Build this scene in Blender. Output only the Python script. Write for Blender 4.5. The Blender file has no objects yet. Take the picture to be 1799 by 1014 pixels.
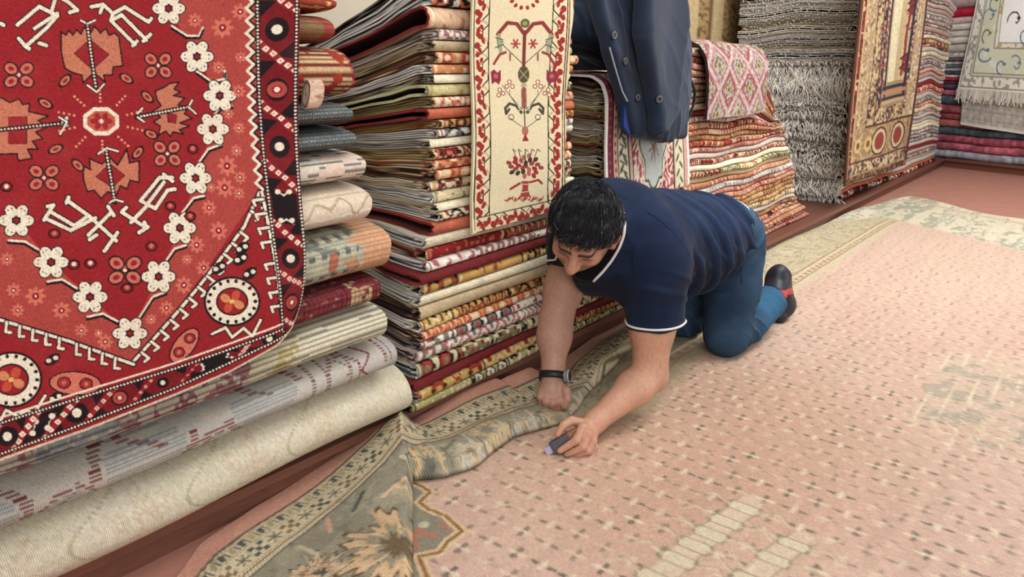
import bpy, bmesh, math, random
import numpy as np
from mathutils import Vector, Matrix

SC = bpy.context.scene
COL = SC.collection
rng = np.random.default_rng(11)

# ------------------------------------------------------------------ camera data (metres; X runs along the rug platform, Y towards its wall)
F_PX, CX, CY, HORIZON, VPX, EYE = 1300., 899.5, 507., 120., 1950., .95
PITCH = math.atan((CY - HORIZON) / F_PX)
YAW = math.atan((VPX - CX) / (F_PX / math.cos(PITCH)))
FWH = np.array([math.cos(YAW), math.sin(YAW), 0.]); RT = np.array([math.sin(YAW), -math.cos(YAW), 0.]); UPW = np.array([0, 0, 1.])
FWD = FWH * math.cos(PITCH) - UPW * math.sin(PITCH); UPC = FWH * math.sin(PITCH) + UPW * math.cos(PITCH)
EYEP = np.array([0, 0, EYE])
def ray(x, y): return FWD * F_PX + RT * (x - CX) + UPC * (CY - y)
def on_z(x, y, z=0.): d = ray(x, y); return EYEP + d * (z - EYE) / d[2]
def on_y(x, y, Y): d = ray(x, y); return EYEP + d * Y / d[1]
def on_x(x, y, X): d = ray(x, y); return EYEP + d * X / d[0]
def at_d(x, y, dist): return EYEP + ray(x, y) * dist / F_PX
def on_plane(x, y, p, n): d = ray(x, y); n = np.asarray(n, float); return EYEP + d * (np.dot(np.asarray(p) - EYEP, n) / np.dot(d, n))

# ------------------------------------------------------------------ helpers
def lin(c):
    c = np.asarray(c, np.float32)
    if c.max() > 1.5: c = c / 255.
    g = (c * np.array([.3, .55, .15], np.float32)).sum(-1, keepdims=True); c = g + (c - g) * .86
    return np.where(c <= .04045, c / 12.92, ((c + .055) / 1.055) ** 2.4).astype(np.float32)
def S(*c): return np.array(c, np.float32) / 255.        # sRGB triple as measured

def mesh(name, V, F, mat, cols=None, parent=None, smooth=True, tris=None):
    V = np.asarray(V, np.float32).reshape(-1, 3); F = np.asarray(F, np.int32).reshape(-1, 4) if F is not None and len(F) else np.zeros((0, 4), np.int32)
    T = np.asarray(tris, np.int32).reshape(-1, 3) if tris is not None and len(tris) else np.zeros((0, 3), np.int32)
    me = bpy.data.meshes.new(name)
    me.vertices.add(len(V)); me.vertices.foreach_set('co', V.ravel())
    nl = F.size + T.size
    me.loops.add(nl); me.loops.foreach_set('vertex_index', np.concatenate([F.ravel(), T.ravel()]))
    me.polygons.add(len(F) + len(T))
    st = np.concatenate([np.arange(len(F)) * 4, F.size + np.arange(len(T)) * 3]).astype(np.int32)
    me.polygons.foreach_set('loop_start', st)
    me.update(calc_edges=True)
    me.polygons.foreach_set('use_smooth', np.full(len(F) + len(T), smooth))
    if cols is not None:
        a = me.attributes.new('Col', 'FLOAT_COLOR', 'POINT')
        c = np.ones((len(V), 4), np.float32); c[:, :3] = lin(np.clip(np.asarray(cols, np.float32).reshape(-1, 3), 0, 1))
        a.data.foreach_set('color', c.ravel())
    me.validate()
    me.materials.append(mat)
    o = bpy.data.objects.new(name, me); COL.objects.link(o)
    if parent is not None: o.parent = parent
    return o
def grid_f(nu, nv, wu=False, wv=False, off=0):
    """quads over an nu x nv grid of vertices (index i*nv+j)"""
    i = np.arange(nu if wu else nu - 1); j = np.arange(nv if wv else nv - 1)
    I, J = np.meshgrid(i, j, indexing='ij'); I2 = (I + 1) % nu; J2 = (J + 1) % nv
    return off + np.stack([I * nv + J, I2 * nv + J, I2 * nv + J2, I * nv + J2], -1).reshape(-1, 4)
class MB:
    """collects shapes for one mesh"""
    def __init__(s): s.V = []; s.F = []; s.T = []; s.C = []; s.n = 0
    def add(s, V, F, col=(1, 1, 1), T=None):
        V = np.asarray(V, np.float32).reshape(-1, 3); c = np.asarray(col, np.float32)
        s.V.append(V); s.C.append(np.broadcast_to(c, (len(V), 3)) if c.ndim == 1 else c.reshape(-1, 3))
        if F is not None and len(F): s.F.append(np.asarray(F, np.int32).reshape(-1, 4) + s.n)
        if T is not None and len(T): s.T.append(np.asarray(T, np.int32).reshape(-1, 3) + s.n)
        s.n += len(V)
    def box(s, lo, hi, col=(1, 1, 1)):
        x0, y0, z0 = lo; x1, y1, z1 = hi
        P = dict(a=(x0, y0, z0), b=(x1, y0, z0), c=(x1, y1, z0), d=(x0, y1, z0), e=(x0, y0, z1), f=(x1, y0, z1), g=(x1, y1, z1), h=(x0, y1, z1))
        for q in ('adcb', 'efgh', 'abfe', 'bcgf', 'cdhg', 'daeh'): s.add([P[k] for k in q], [[0, 1, 2, 3]], col)
    def tube(s, P, R, n=8, col=(1, 1, 1), cap=True):
        P = np.asarray(P, float); R = np.broadcast_to(np.asarray(R, float), (len(P),))
        T = np.gradient(P, axis=0); T /= np.linalg.norm(T, axis=1, keepdims=True) + 1e-12
        ref = np.array([0, 0, 1.]) if abs(T[0][2]) < .9 else np.array([1., 0, 0])
        u = np.cross(T[0], ref); u /= np.linalg.norm(u); V = []
        for k in range(len(P)):
            u = u - T[k] * np.dot(u, T[k]); u /= np.linalg.norm(u); w = np.cross(T[k], u)
            a = np.arange(n) * 2 * math.pi / n
            V.append(P[k] + R[k] * (np.cos(a)[:, None] * u + np.sin(a)[:, None] * w))
        V = np.array(V); c = np.asarray(col, np.float32)
        if c.ndim == 2: c = np.repeat(c, n, 0)
        s.add(V, grid_f(len(P), n, wv=True), c)
        if cap:
            for k, rev in ((0, 1), (len(P) - 1, 0)):
                vv = np.concatenate([V[k], [P[k]]]); t = [[i, (i + 1) % n, n][::-1] if rev else [i, (i + 1) % n, n] for i in range(n)]
                s.add(vv, None, c if c.ndim == 1 else c[k * n], T=t)
    def build(s, name, mat, parent=None, smooth=True):
        return mesh(name, np.concatenate(s.V), np.concatenate(s.F) if s.F else None, mat, np.concatenate(s.C), parent, smooth, np.concatenate(s.T) if s.T else None)
def tag(o, label=None, cat=None, group=None, kind=None):
    if label: o['label'] = label
    if cat: o['category'] = cat
    if group: o['group'] = group
    if kind: o['kind'] = kind
    return o
def empty(name, loc, label, cat, group=None):
    o = bpy.data.objects.new(name, None); o.empty_display_size = .1; o.location = loc; COL.objects.link(o)
    return tag(o, label, cat, group)
def put(o, root):
    """parent a mesh given in world coordinates to a thing's Empty"""
    o.parent = root; o.matrix_parent_inverse = Matrix.Translation(-Vector(root.location)); return o
def smoothstep(a, b, x): t = np.clip((x - a) / (b - a), 0, 1); return t * t * (3 - 2 * t)
def vnoise(x, y, seed=0):
    """smooth value noise in [-1,1]"""
    x = np.asarray(x, float); y = np.asarray(y, float)
    xi = np.floor(x).astype(np.int64); yi = np.floor(y).astype(np.int64); fx = x - xi; fy = y - yi
    fx = fx * fx * (3 - 2 * fx); fy = fy * fy * (3 - 2 * fy)
    def h(a, b):
        n = (a * 374761393 + b * 668265263 + seed * 974634777) & 0x7fffffff
        n = ((n ^ (n >> 13)) * 1274126177) & 0x7fffffff
        return ((n ^ (n >> 16)) & 0xffff) / 32767.5 - 1
    return (h(xi, yi) * (1 - fx) + h(xi + 1, yi) * fx) * (1 - fy) + (h(xi, yi + 1) * (1 - fx) + h(xi + 1, yi + 1) * fx) * fy
def fbm(x, y, seed=0, o=3):
    r = 0; a = 1.
    for k in range(o): r = r + a * vnoise(np.asarray(x) * 2 ** k, np.asarray(y) * 2 ** k, seed + k); a *= .5
    return r / 1.75
def interp(x, xs, ys): return np.interp(x, xs, ys)

# ------------------------------------------------------------------ materials
def nodes(name):
    m = bpy.data.materials.new(name); m.use_nodes = True; nt = m.node_tree; b = nt.nodes['Principled BSDF']
    return m, nt, b
def N(nt, t, **kw):
    n = nt.nodes.new(t)
    for k, v in kw.items():
        if k in n.inputs.keys() if isinstance(k, str) else False: n.inputs[k].default_value = v
        else: setattr(n, k, v)
    return n
def setin(n, **kw):
    for k, v in kw.items(): n.inputs[k.replace('_', ' ')].default_value = v
def vc_mat(name, rough=.9, nscale=350., namp=.16, bump=.4, bdist=.002, rib=None, rib_amp=.25, sheen=.0, spec=.15):
    """woven cloth coloured by its knots (a colour per vertex), with yarn-size mottling, optional ribs and a matching bump"""
    m, nt, b = nodes(name); L = nt.links.new
    at = N(nt, 'ShaderNodeAttribute', attribute_name='Col')
    tc = N(nt, 'ShaderNodeTexCoord')
    no = N(nt, 'ShaderNodeTexNoise'); setin(no, Scale=nscale, Detail=2., Roughness=.6); L(tc.outputs['Object'], no.inputs['Vector'])
    mr = N(nt, 'ShaderNodeMapRange'); setin(mr, From_Min=.25, From_Max=.75, To_Min=1 - namp, To_Max=1 + namp); L(no.outputs['Fac'], mr.inputs['Value'])
    fac = mr.outputs['Result']; hgt = no.outputs['Fac']
    if rib:
        axis, sc = rib
        w = N(nt, 'ShaderNodeTexWave', wave_type='BANDS', bands_direction=axis); setin(w, Scale=sc, Distortion=1.2, Detail=1., Detail_Scale=2.)
        L(tc.outputs['Object'], w.inputs['Vector'])
        r2 = N(nt, 'ShaderNodeMapRange'); setin(r2, To_Min=1 - rib_amp, To_Max=1 + rib_amp * .5); L(w.outputs['Fac'], r2.inputs['Value'])
        mu = N(nt, 'ShaderNodeMath', operation='MULTIPLY'); L(fac, mu.inputs[0]); L(r2.outputs['Result'], mu.inputs[1]); fac = mu.outputs[0]
        ad = N(nt, 'ShaderNodeMath', operation='ADD'); L(hgt, ad.inputs[0]); L(w.outputs['Fac'], ad.inputs[1]); hgt = ad.outputs[0]
    vm = N(nt, 'ShaderNodeVectorMath', operation='SCALE'); L(at.outputs['Color'], vm.inputs[0]); L(fac, vm.inputs['Scale'])
    L(vm.outputs[0], b.inputs['Base Color'])
    bp = N(nt, 'ShaderNodeBump'); setin(bp, Strength=bump, Distance=bdist); L(hgt, bp.inputs['Height']); L(bp.outputs[0], b.inputs['Normal'])
    setin(b, Roughness=rough); b.inputs['Specular IOR Level'].default_value = spec
    if sheen: b.inputs['Sheen Weight'].default_value = sheen; b.inputs['Sheen Roughness'].default_value = .5
    return m
def plain_mat(name, c, rough=.6, nscale=60., namp=.12, bump=.1, metal=0., spec=.4, stretch=None):
    m, nt, b = nodes(name); L = nt.links.new
    tc = N(nt, 'ShaderNodeTexCoord'); no = N(nt, 'ShaderNodeTexNoise'); setin(no, Scale=nscale, Detail=4., Roughness=.6)
    if stretch:
        mp = N(nt, 'ShaderNodeMapping'); mp.inputs['Scale'].default_value = stretch; L(tc.outputs['Object'], mp.inputs['Vector']); L(mp.outputs[0], no.inputs['Vector'])
    else: L(tc.outputs['Object'], no.inputs['Vector'])
    mr = N(nt, 'ShaderNodeMapRange'); setin(mr, From_Min=.25, From_Max=.75, To_Min=1 - namp, To_Max=1 + namp); L(no.outputs['Fac'], mr.inputs['Value'])
    vm = N(nt, 'ShaderNodeVectorMath', operation='SCALE'); vm.inputs[0].default_value = tuple(lin(c)); L(mr.outputs['Result'], vm.inputs['Scale']); L(vm.outputs[0], b.inputs['Base Color'])
    bp = N(nt, 'ShaderNodeBump'); setin(bp, Strength=bump, Distance=.003); L(no.outputs['Fac'], bp.inputs['Height']); L(bp.outputs[0], b.inputs['Normal'])
    setin(b, Roughness=rough, Metallic=metal); b.inputs['Specular IOR Level'].default_value = spec
    return m
M_KNOT = vc_mat('knotted_wool', nscale=420., namp=.2, bump=.5)
M_FLAT = vc_mat('flat_woven_wool', nscale=300., namp=.12, bump=.35)
M_RIBZ = vc_mat('ribbed_wool_roll', nscale=300., namp=.1, bump=.5, rib=('X', 95.), rib_amp=.22)
M_RIBL = vc_mat('corded_wool', nscale=300., namp=.1, bump=.5, rib=('X', 55.), rib_amp=.4)
M_FLOORRUG = vc_mat('worn_flat_weave', nscale=260., namp=.14, bump=.5, rib=('X', 62.), rib_amp=.15)
M_YARN = vc_mat('fringe_yarn', nscale=200., namp=.15, bump=.2)
M_FLOOR = plain_mat('pink_brown_linoleum', S(180, 122, 105), .75, 9., .10, .1, spec=.2)
M_WALL = plain_mat('cream_wall_paint', S(205, 192, 170), .9, 4., .05, .05)
M_WOOD = plain_mat('red_brown_varnished_wood', S(118, 70, 54), .5, 18., .22, .2, stretch=(1., 14., 14.))

# ------------------------------------------------------------------ painting on a rug's own chart
class Canvas:
    def __init__(s, x0, x1, y0, y1, res, bg):
        s.x0, s.y0, s.res = x0, y0, res; s.w = int(round((x1 - x0) / res)); s.h = int(round((y1 - y0) / res))
        s.a = np.empty((s.h, s.w, 3), np.float32); s.a[:] = bg
    def win(s, xa, xb, ya, yb):
        i0 = max(0, int((ya - s.y0) / s.res) - 1); i1 = min(s.h, int((yb - s.y0) / s.res) + 2)
        j0 = max(0, int((xa - s.x0) / s.res) - 1); j1 = min(s.w, int((xb - s.x0) / s.res) + 2)
        if i1 <= i0 or j1 <= j0: return None
        Y, X = np.meshgrid(s.y0 + (np.arange(i0, i1) + .5) * s.res, s.x0 + (np.arange(j0, j1) + .5) * s.res, indexing='ij')
        return slice(i0, i1), slice(j0, j1), X, Y
    def put(s, W, m, col, al=1.):
        a = s.a[W[0], W[1]]; a[m] = a[m] * (1 - al) + np.asarray(col, np.float32) * al
    def poly(s, P, col, al=1.):
        P = np.asarray(P, float); W = s.win(P[:, 0].min(), P[:, 0].max(), P[:, 1].min(), P[:, 1].max())
        if W is None: return
        X, Y = W[2], W[3]; m = np.zeros(X.shape, bool)
        for k in range(len(P)):
            (xa, ya), (xb, yb) = P[k], P[(k + 1) % len(P)]
            if ya == yb: continue
            c = ((ya > Y) != (yb > Y)) & (X < (xb - xa) * (Y - ya) / (yb - ya) + xa); m ^= c
        s.put(W, m, col, al)
    def line(s, P, w, col, al=1., closed=False):
        P = np.asarray(P, float)
        if closed: P = np.concatenate([P, P[:1]])
        h = w / 2
        for (xa, ya), (xb, yb) in zip(P[:-1], P[1:]):
            W = s.win(min(xa, xb) - h, max(xa, xb) + h, min(ya, yb) - h, max(ya, yb) + h)
            if W is None: continue
            dx, dy = xb - xa, yb - ya; l2 = dx * dx + dy * dy + 1e-12
            t = np.clip(((W[2] - xa) * dx + (W[3] - ya) * dy) / l2, 0, 1)
            d2 = (W[2] - xa - t * dx) ** 2 + (W[3] - ya - t * dy) ** 2
            s.put(W, d2 < h * h, col, al)
    def ell(s, x, y, rx, ry, col, rot=0., al=1.):
        r = max(rx, ry); W = s.win(x - r, x + r, y - r, y + r)
        if W is None: return
        c, n = math.cos(rot), math.sin(rot); u = (W[2] - x) * c + (W[3] - y) * n; v = -(W[2] - x) * n + (W[3] - y) * c
        s.put(W, (u / rx) ** 2 + (v / ry) ** 2 < 1, col, al)
    def dots(s, P, step, r, col):
        """a row of dots along a polyline"""
        P = np.asarray(P, float)
        for a, b in zip(P[:-1], P[1:]):
            n = max(1, int(round(np.hypot(*(b - a)) / step)))
            for k in range(n): p = a + (b - a) * (k + .5) / n; s.ell(p[0], p[1], r, r, col)
    def sample(s, x, y):
        j = np.clip((np.asarray(x) - s.x0) / s.res - .5, 0, s.w - 1.001); i = np.clip((np.asarray(y) - s.y0) / s.res - .5, 0, s.h - 1.001)
        i0 = i.astype(int); j0 = j.astype(int); fi = (i - i0)[..., None]; fj = (j - j0)[..., None]
        a = s.a; i1 = np.minimum(i0 + 1, s.h - 1); j1 = np.minimum(j0 + 1, s.w - 1)
        return (a[i0, j0] * (1 - fj) + a[i0, j1] * fj) * (1 - fi) + (a[i1, j0] * (1 - fj) + a[i1, j1] * fj) * fi
    def speckle(s, amp, seed=0, cells=1):
        r = np.random.default_rng(seed); g = r.normal(0, amp, ((s.h + cells - 1) // cells, (s.w + cells - 1) // cells)).astype(np.float32)
        g = np.repeat(np.repeat(g, cells, 0), cells, 1)[:s.h, :s.w]; s.a *= (1 + g)[..., None]

# ------------------------------------------------------------------ camera, light, room
cam = bpy.data.cameras.new('camera'); cam.sensor_width = 36.; cam.lens = F_PX / 1799. * 36.; cam.clip_start = .05
co = bpy.data.objects.new('camera', cam); COL.objects.link(co)
R3 = np.stack([RT, UPC, -FWD], 1); co.matrix_world = Matrix([[*R3[0], 0], [*R3[1], 0], [*R3[2], EYE], [0, 0, 0, 1]]); SC.camera = co
SC.view_settings.view_transform = 'Standard'; SC.view_settings.look = 'None'; SC.view_settings.exposure = -.18
wd = bpy.data.worlds.new('world'); SC.world = wd; wd.use_nodes = True
bg = wd.node_tree.nodes['Background']; bg.inputs[0].default_value = (1., .985, .965, 1); bg.inputs[1].default_value = .52
def area(name, loc, aim, sx, sy, power, col):
    l = bpy.data.lights.new(name, 'AREA'); l.shape = 'RECTANGLE'; l.size = sx; l.size_y = sy; l.energy = power; l.color = col
    o = bpy.data.objects.new(name, l); COL.objects.link(o); o.location = loc
    o.rotation_euler = (Vector(aim) - Vector(loc)).to_track_quat('-Z', 'Y').to_euler(); return o
WARM = (1., .965, .92)
area('ceiling_strip_or_added_light', (2.2, .1, 2.75), (2.2, .3, 0), 2.2, .7, 36, WARM)
area('ceiling_strip_or_added_light', (5.6, -.2, 2.75), (5.6, .2, 0), 2.4, .8, 56, WARM)
area('ceiling_strip_or_added_light', (-.6, -.8, 2.75), (.3, .6, 0), 1.8, .8, 42, WARM)
area('added_stack_end_light', (-2.2, -2.4, 1.9), (3.5, 1.4, .6), 2.6, 1.8, 95, (1., .985, .96))  # added lamp on the camera's left, brightens the stacks' cut ends
area('ceiling_strip_or_added_light', (3.2, -.2, 2.6), (5.3, 1.6, .6), 1.2, .9, 66, WARM)  # added lamp that brightens the tasselled stack's end, not a ceiling fitting
area('shop_window_light', (5.5, -4.6, 1.6), (3.5, 1.2, .3), 4., 2.4, 95, (1., .985, .97))

def quad(name, P, mat, kind='structure'):
    o = mesh(name, P, [[0, 1, 2, 3]], mat, smooth=False); return tag(o, kind=kind)
quad('floor', [(-3, -5, 0), (12, -5, 0), (12, 3.2, 0), (-3, 3.2, 0)], M_FLOOR)
quad('wall_back', [(-3, 2.3, 0), (12, 2.3, 0), (12, 2.3, 2.9), (-3, 2.3, 2.9)], M_WALL)
quad('wall_right', [(9.75, 2.3, 0), (7.0, -4.0, 0), (7.0, -4.0, 2.9), (9.75, 2.3, 2.9)], M_WALL)
# display plinths: a low wooden base along both walls, top board with a nosing over a recessed face
def plinth(name, A, B, n, depth, h):
    A = np.array(A, float); B = np.array(B, float); n = np.array(n, float); m = MB()
    def bar(o0, o1, z0, z1):
        p = [A + n * o0, B + n * o0, B + n * o1, A + n * o1]; V = [(q[0], q[1], z) for z in (z0, z1) for q in p]
        m.add(V, [[0, 3, 2, 1], [4, 5, 6, 7], [0, 1, 5, 4], [1, 2, 6, 5], [2, 3, 7, 6], [3, 0, 4, 7]])
    bar(.0, depth, 0., h - .022); bar(-.03, depth, h - .022, h)
    o = m.build(name, M_WOOD, smooth=False); return tag(o, kind='structure')
PL_Y, PL_H = 1.385, .085
plinth('trim_1', (-2.5, PL_Y + .03), (8.62, PL_Y - .215), (.024, 1), .86, PL_H)
RW = np.array([8.60, 1.19]); RD = np.array([-.40, -.916])           # right-hand plinth: corner and direction of its front edge
plinth('trim_2', RW, RW + RD * 3.2, (.916, -.40), .7, PL_H)
# ================================================================== folded rugs and the piles
PAL = dict(
    cream=[S(226, 214, 180), S(40, 36, 34), S(150, 60, 50), S(196, 168, 110)],
    creamplain=[S(222, 213, 182), S(196, 186, 150), S(205, 190, 150), S(214, 205, 175)],
    gold=[S(196, 152, 78), S(36, 30, 28), S(150, 70, 44), S(214, 192, 130)],
    tan=[S(186, 164, 128), S(150, 128, 96), S(120, 96, 72), S(204, 190, 160)],
    red=[S(140, 34, 34), S(210, 190, 150), S(60, 24, 26), S(190, 100, 70)],
    darkred=[S(116, 36, 38), S(96, 28, 30), S(130, 50, 46), S(90, 30, 32)],
    orange=[S(206, 132, 84), S(180, 70, 50), S(222, 180, 130), S(226, 206, 170)],
    rust=[S(196, 100, 72), S(170, 62, 46), S(208, 130, 96), S(150, 50, 40)],
    bw=[S(224, 220, 206), S(36, 34, 38), S(120, 116, 112), S(170, 60, 60)],
    pinkwhite=[S(218, 204, 192), S(176, 100, 96), S(120, 110, 104), S(232, 222, 210)],
    multi=[S(212, 196, 150), S(38, 34, 36), S(170, 56, 46), S(120, 128, 92)],
    goldred=[S(190, 150, 80), S(160, 50, 36), S(50, 40, 30), S(206, 180, 120)],
    yblack=[S(168, 158, 96), S(34, 32, 32), S(206, 198, 176), S(60, 56, 48)],
    zig=[S(34, 28, 32), S(206, 110, 62), S(226, 220, 210), S(90, 40, 50)],
    green=[S(196, 186, 130), S(60, 62, 50), S(112, 116, 112), S(168, 150, 96)],
    sal=[S(206, 150, 130), S(188, 96, 84), S(224, 200, 172), S(170, 60, 52)],
    peach=[S(218, 182, 146), S(196, 120, 90), S(176, 68, 54), S(232, 212, 180)],
    mustard=[S(206, 168, 86), S(168, 70, 52), S(226, 200, 140), S(110, 86, 60)],
    grey=[S(188, 180, 170), S(140, 132, 126), S(208, 200, 190), S(120, 104, 98)],
    pgrey=[S(192, 174, 164), S(168, 120, 108), S(214, 204, 192), S(120, 108, 104)],
    rosegrey=[S(180, 150, 140), S(150, 90, 84), S(208, 196, 184), S(110, 90, 88)],
)
def front_pattern(nx, ns, dx, pal, r, plain=False):
    """what shows along the folded edge of an oriental rug: border, guard stripes, field, border again.  (nx, ns, 3)"""
    P = PAL[pal]; A = np.empty((nx, ns, 3), np.float32); s = np.linspace(-1, 1, ns)[None, :]; k = 0
    A[:] = P[0]
    if not plain:
        while k < nx:
            n = int(r.uniform(.09, .34) / dx) + 3; n = min(n, nx - k); x = np.arange(n)[:, None] * dx
            g = P[int(r.choice([0, 0, 0, 3, 2], p=[.3, .2, .15, .2, .15]))]; oth = [c for c in P if c is not g]
            B = np.empty((n, ns, 3), np.float32); B[:] = g; ty = r.integers(0, 5)
            if ty == 0:                                            # meandering stem with leaves
                w = r.uniform(.05, .1); ph = r.uniform(0, 6)
                c = .55 * np.sin(x * 2 * math.pi / w + ph); B[np.abs(s - c) < .24] = oth[0]
                q = (np.sin(x * 4 * math.pi / w + ph) > .35) & (np.abs(s + c * .9) < .42); B[q] = oth[1]
            elif ty == 1:                                          # mirrored rosettes, dark outline
                w = r.uniform(.045, .085); u = (x % w) / w * 2 - 1; d = np.sqrt((u * 1.1) ** 2 + (s * .95) ** 2)
                B[(d < .86) & (d > .58)] = oth[0]; B[d <= .58] = oth[1]; B[d < .26] = oth[2]
            elif ty == 2:                                          # random mirrored tile
                th, tw = 7, 9; T = r.choice(4, size=(tw, th), p=[.4, .28, .16, .16]); T = np.concatenate([T, T[::-1]], 0); cell = r.uniform(.006, .011)
                iu = (x / cell).astype(int) % (2 * tw); iv = np.clip(((s + 1) / 2 * th).astype(int), 0, th - 1)
                B = np.array([g, oth[0], oth[1], oth[2]], np.float32)[T[iu, iv]]
            elif ty == 3:                                          # zigzag
                w = r.uniform(.02, .04); u = np.abs((x % w) / w * 2 - 1) * 1.6 - .8; B[np.abs(u - s) < .3] = oth[0]; B[(u - s) < -.6] = oth[1]
            else:                                                  # plain ground with sparse sprigs
                B[(vnoise(x * 90 + 7 * k, s * 2.2 + k, 3) > .42)] = oth[int(r.integers(0, 3))]
            A[k:k + n] = B
            if n > 4: A[k:k + 1] = P[1]; A[k + 2:k + 3] = oth[2]
            k += n
    X, Y = np.meshgrid(np.arange(nx) * dx * 30, np.linspace(0, 2, ns), indexing='ij')
    A *= (1 + .07 * fbm(X, Y, int(r.integers(0, 99))) + r.normal(0, .045, (nx, ns)))[..., None]
    return A
CAPC = dict(white=(S(206, 204, 198), S(70, 72, 72)), dark=(S(74, 46, 42), S(40, 32, 32)), green=(S(190, 188, 140), S(80, 84, 64)), red=(S(140, 40, 44), S(66, 40, 38)),
            gold=(S(150, 128, 80), S(60, 50, 40)), grey=(S(160, 152, 142), S(60, 56, 54)), tan=(S(172, 150, 118), S(70, 58, 48)), mix=(S(188, 172, 140), S(54, 44, 42)), pink=(S(196, 164, 150), S(70, 50, 48)), pale=(S(226, 218, 206), S(110, 100, 94)))

def folded_rug(name, x0, x1, yf, depth, z, t, pal, cap='mix', seed=0, warp=None, plain=False, dx=.007, plies=4, ply=.0065, mat=None, bulge=.75, nfr=13):
    """a rug folded twice and laid with its fold to the front (y = yf) and its cut edges to the ends.  warp(x, y, z) moves the finished points."""
    r = np.random.default_rng(1000 + seed); m = MB()
    nx = max(4, int((x1 - x0) / dx) + 1); R = t / 2 - .0008; zc = z + t / 2
    dd = np.concatenate([np.linspace(depth, .06, 9), [.045, .034]])
    def prof(rad, ff, n):                                          # hairpin: bottom back -> fold -> top back
        a = np.linspace(-math.pi / 2, math.pi / 2, n); k = bulge * rad
        d = np.concatenate([dd, ff + k - k * np.cos(a), dd[::-1]]); zz = np.concatenate([np.full(len(dd), -rad), rad * np.sin(a), np.full(len(dd), rad)])
        d = np.maximum(d, ff); return d, zz
    nU = plies // 2
    pat = front_pattern(nx, nfr + 8, (x1 - x0) / (nx - 1), pal, r, plain)
    jag = r.normal(0, .004, 40)
    cw, cd = CAPC[cap]; cd = cd * 1.25
    for u in range(nU):
        Ro = R - u * (ply + max(.0012, (R - nU * ply) / nU)); Ri = max(Ro - ply, .0006); off = u * .010 + (0 if u == 0 else r.uniform(0, .03))
        n = nfr if u == 0 else 7; nxx = nx if u == 0 else 5
        do, zo = prof(Ro, off, n); di, zi = prof(Ri, off + ply, n); ns = len(do)
        xs = np.linspace(x0 + (r.uniform(-.008, .012) if u else 0), x1, nxx)
        def sheet(d, zz, flip, col):
            X = np.repeat(xs[:, None], ns, 1); Y = yf + np.repeat(d[None], nxx, 0); Z = zc + np.repeat(zz[None], nxx, 0)
            e = np.interp(np.linspace(0, 1, ns), np.linspace(0, 1, 40), jag); X[0] += e; V = np.stack([X, Y, Z], -1).reshape(-1, 3)
            f = grid_f(nxx, ns); m.add(V, f[:, ::-1] if flip else f, col); return V.reshape(nxx, ns, 3)
        if u == 0:
            co = np.empty((nx, ns, 3), np.float32); a0 = len(dd) - 4
            co[:, :a0] = pat[:, :1]; co[:, a0:a0 + n + 8] = pat[:, :n + 8]; co[:, a0 + n + 8:] = pat[:, -1:]
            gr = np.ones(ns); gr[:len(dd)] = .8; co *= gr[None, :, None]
        else: co = np.broadcast_to(PAL[pal][3] * .8, (nxx, ns, 3))
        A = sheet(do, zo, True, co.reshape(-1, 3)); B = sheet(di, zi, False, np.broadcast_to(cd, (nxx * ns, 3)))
        q = r.random(ns); mott = np.where(q < .25, 0, np.where(q < .55, 1, 2)); pp = PAL[pal]
        ce = cw[None] * (1 + r.normal(0, .10, ns))[:, None]
        if cap in ('mix', 'dark', 'pink', 'tan'): ce = np.where((mott == 0)[:, None], pp[2], np.where((mott == 1)[:, None], cw, pp[0] * (.55 if cap == 'dark' else .9)))
        for e, (ia, flip) in enumerate(((0, False), (nxx - 1, True))):
            V = np.concatenate([A[ia], B[ia]]); i = np.arange(ns - 1); f = np.stack([i, i + 1, i + 1 + ns, i + ns], -1); m.add(V, f[:, ::-1] if flip else f, np.concatenate([ce, ce * .85]))
        V = np.concatenate([A[:, 0], B[:, 0], A[:, -1], B[:, -1]]); i = np.arange(nxx - 1)        # cut backs
        m.add(V, np.concatenate([np.stack([i, i + nxx, i + nxx + 1, i + 1], -1), np.stack([i + 2 * nxx, i + 1 + 2 * nxx, i + 1 + 3 * nxx, i + 3 * nxx], -1)]), cd)
    if warp is not None:
        for k in range(len(m.V)):
            v = m.V[k]; x, y, zz = warp(v[:, 0].astype(float), v[:, 1].astype(float), v[:, 2].astype(float)); m.V[k] = np.stack([x, y, zz], -1).astype(np.float32)
    return m.build(name, mat or M_KNOT)
ORD = ['lowest', 'second', 'third', 'fourth', 'fifth', 'sixth', 'seventh', 'eighth', 'ninth', 'tenth', 'eleventh', 'twelfth', 'thirteenth', 'fourteenth', 'fifteenth', 'sixteenth', 'seventeenth',
       'eighteenth', 'nineteenth', 'twentieth', 'twenty-first', 'twenty-second', 'twenty-third', 'twenty-fourth', 'twenty-fifth', 'twenty-sixth', 'twenty-seventh', 'twenty-eighth', 'twenty-ninth', 'thirtieth',
       'thirty-first', 'thirty-second', 'thirty-third', 'thirty-fourth', 'thirty-fifth', 'thirty-sixth', 'thirty-seventh', 'thirty-eighth', 'thirty-ninth', 'fortieth', 'forty-first', 'forty-second', 'forty-third', 'forty-fourth', 'forty-fifth', 'forty-sixth']
def place(i): return 'lowest' if i == 0 else ORD[i] + ' from bottom'
LOOK = dict(cream='cream and black patterned', creamplain='plain cream', gold='gold and black patterned', tan='plain tan', red='red and yellow flowered', darkred='plain dark red', orange='orange and cream patterned', rust='plain rust orange',
            bw='black and white striped', pinkwhite='pale pink and white', multi='many-coloured', goldred='gold and red flowered', yblack='yellow and black', zig='black and orange zigzag', green='cream and grey leafed',
            sal='salmon patterned', peach='peach patterned', mustard='mustard patterned', grey='grey', pgrey='pinkish grey', rosegrey='rose grey')

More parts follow.
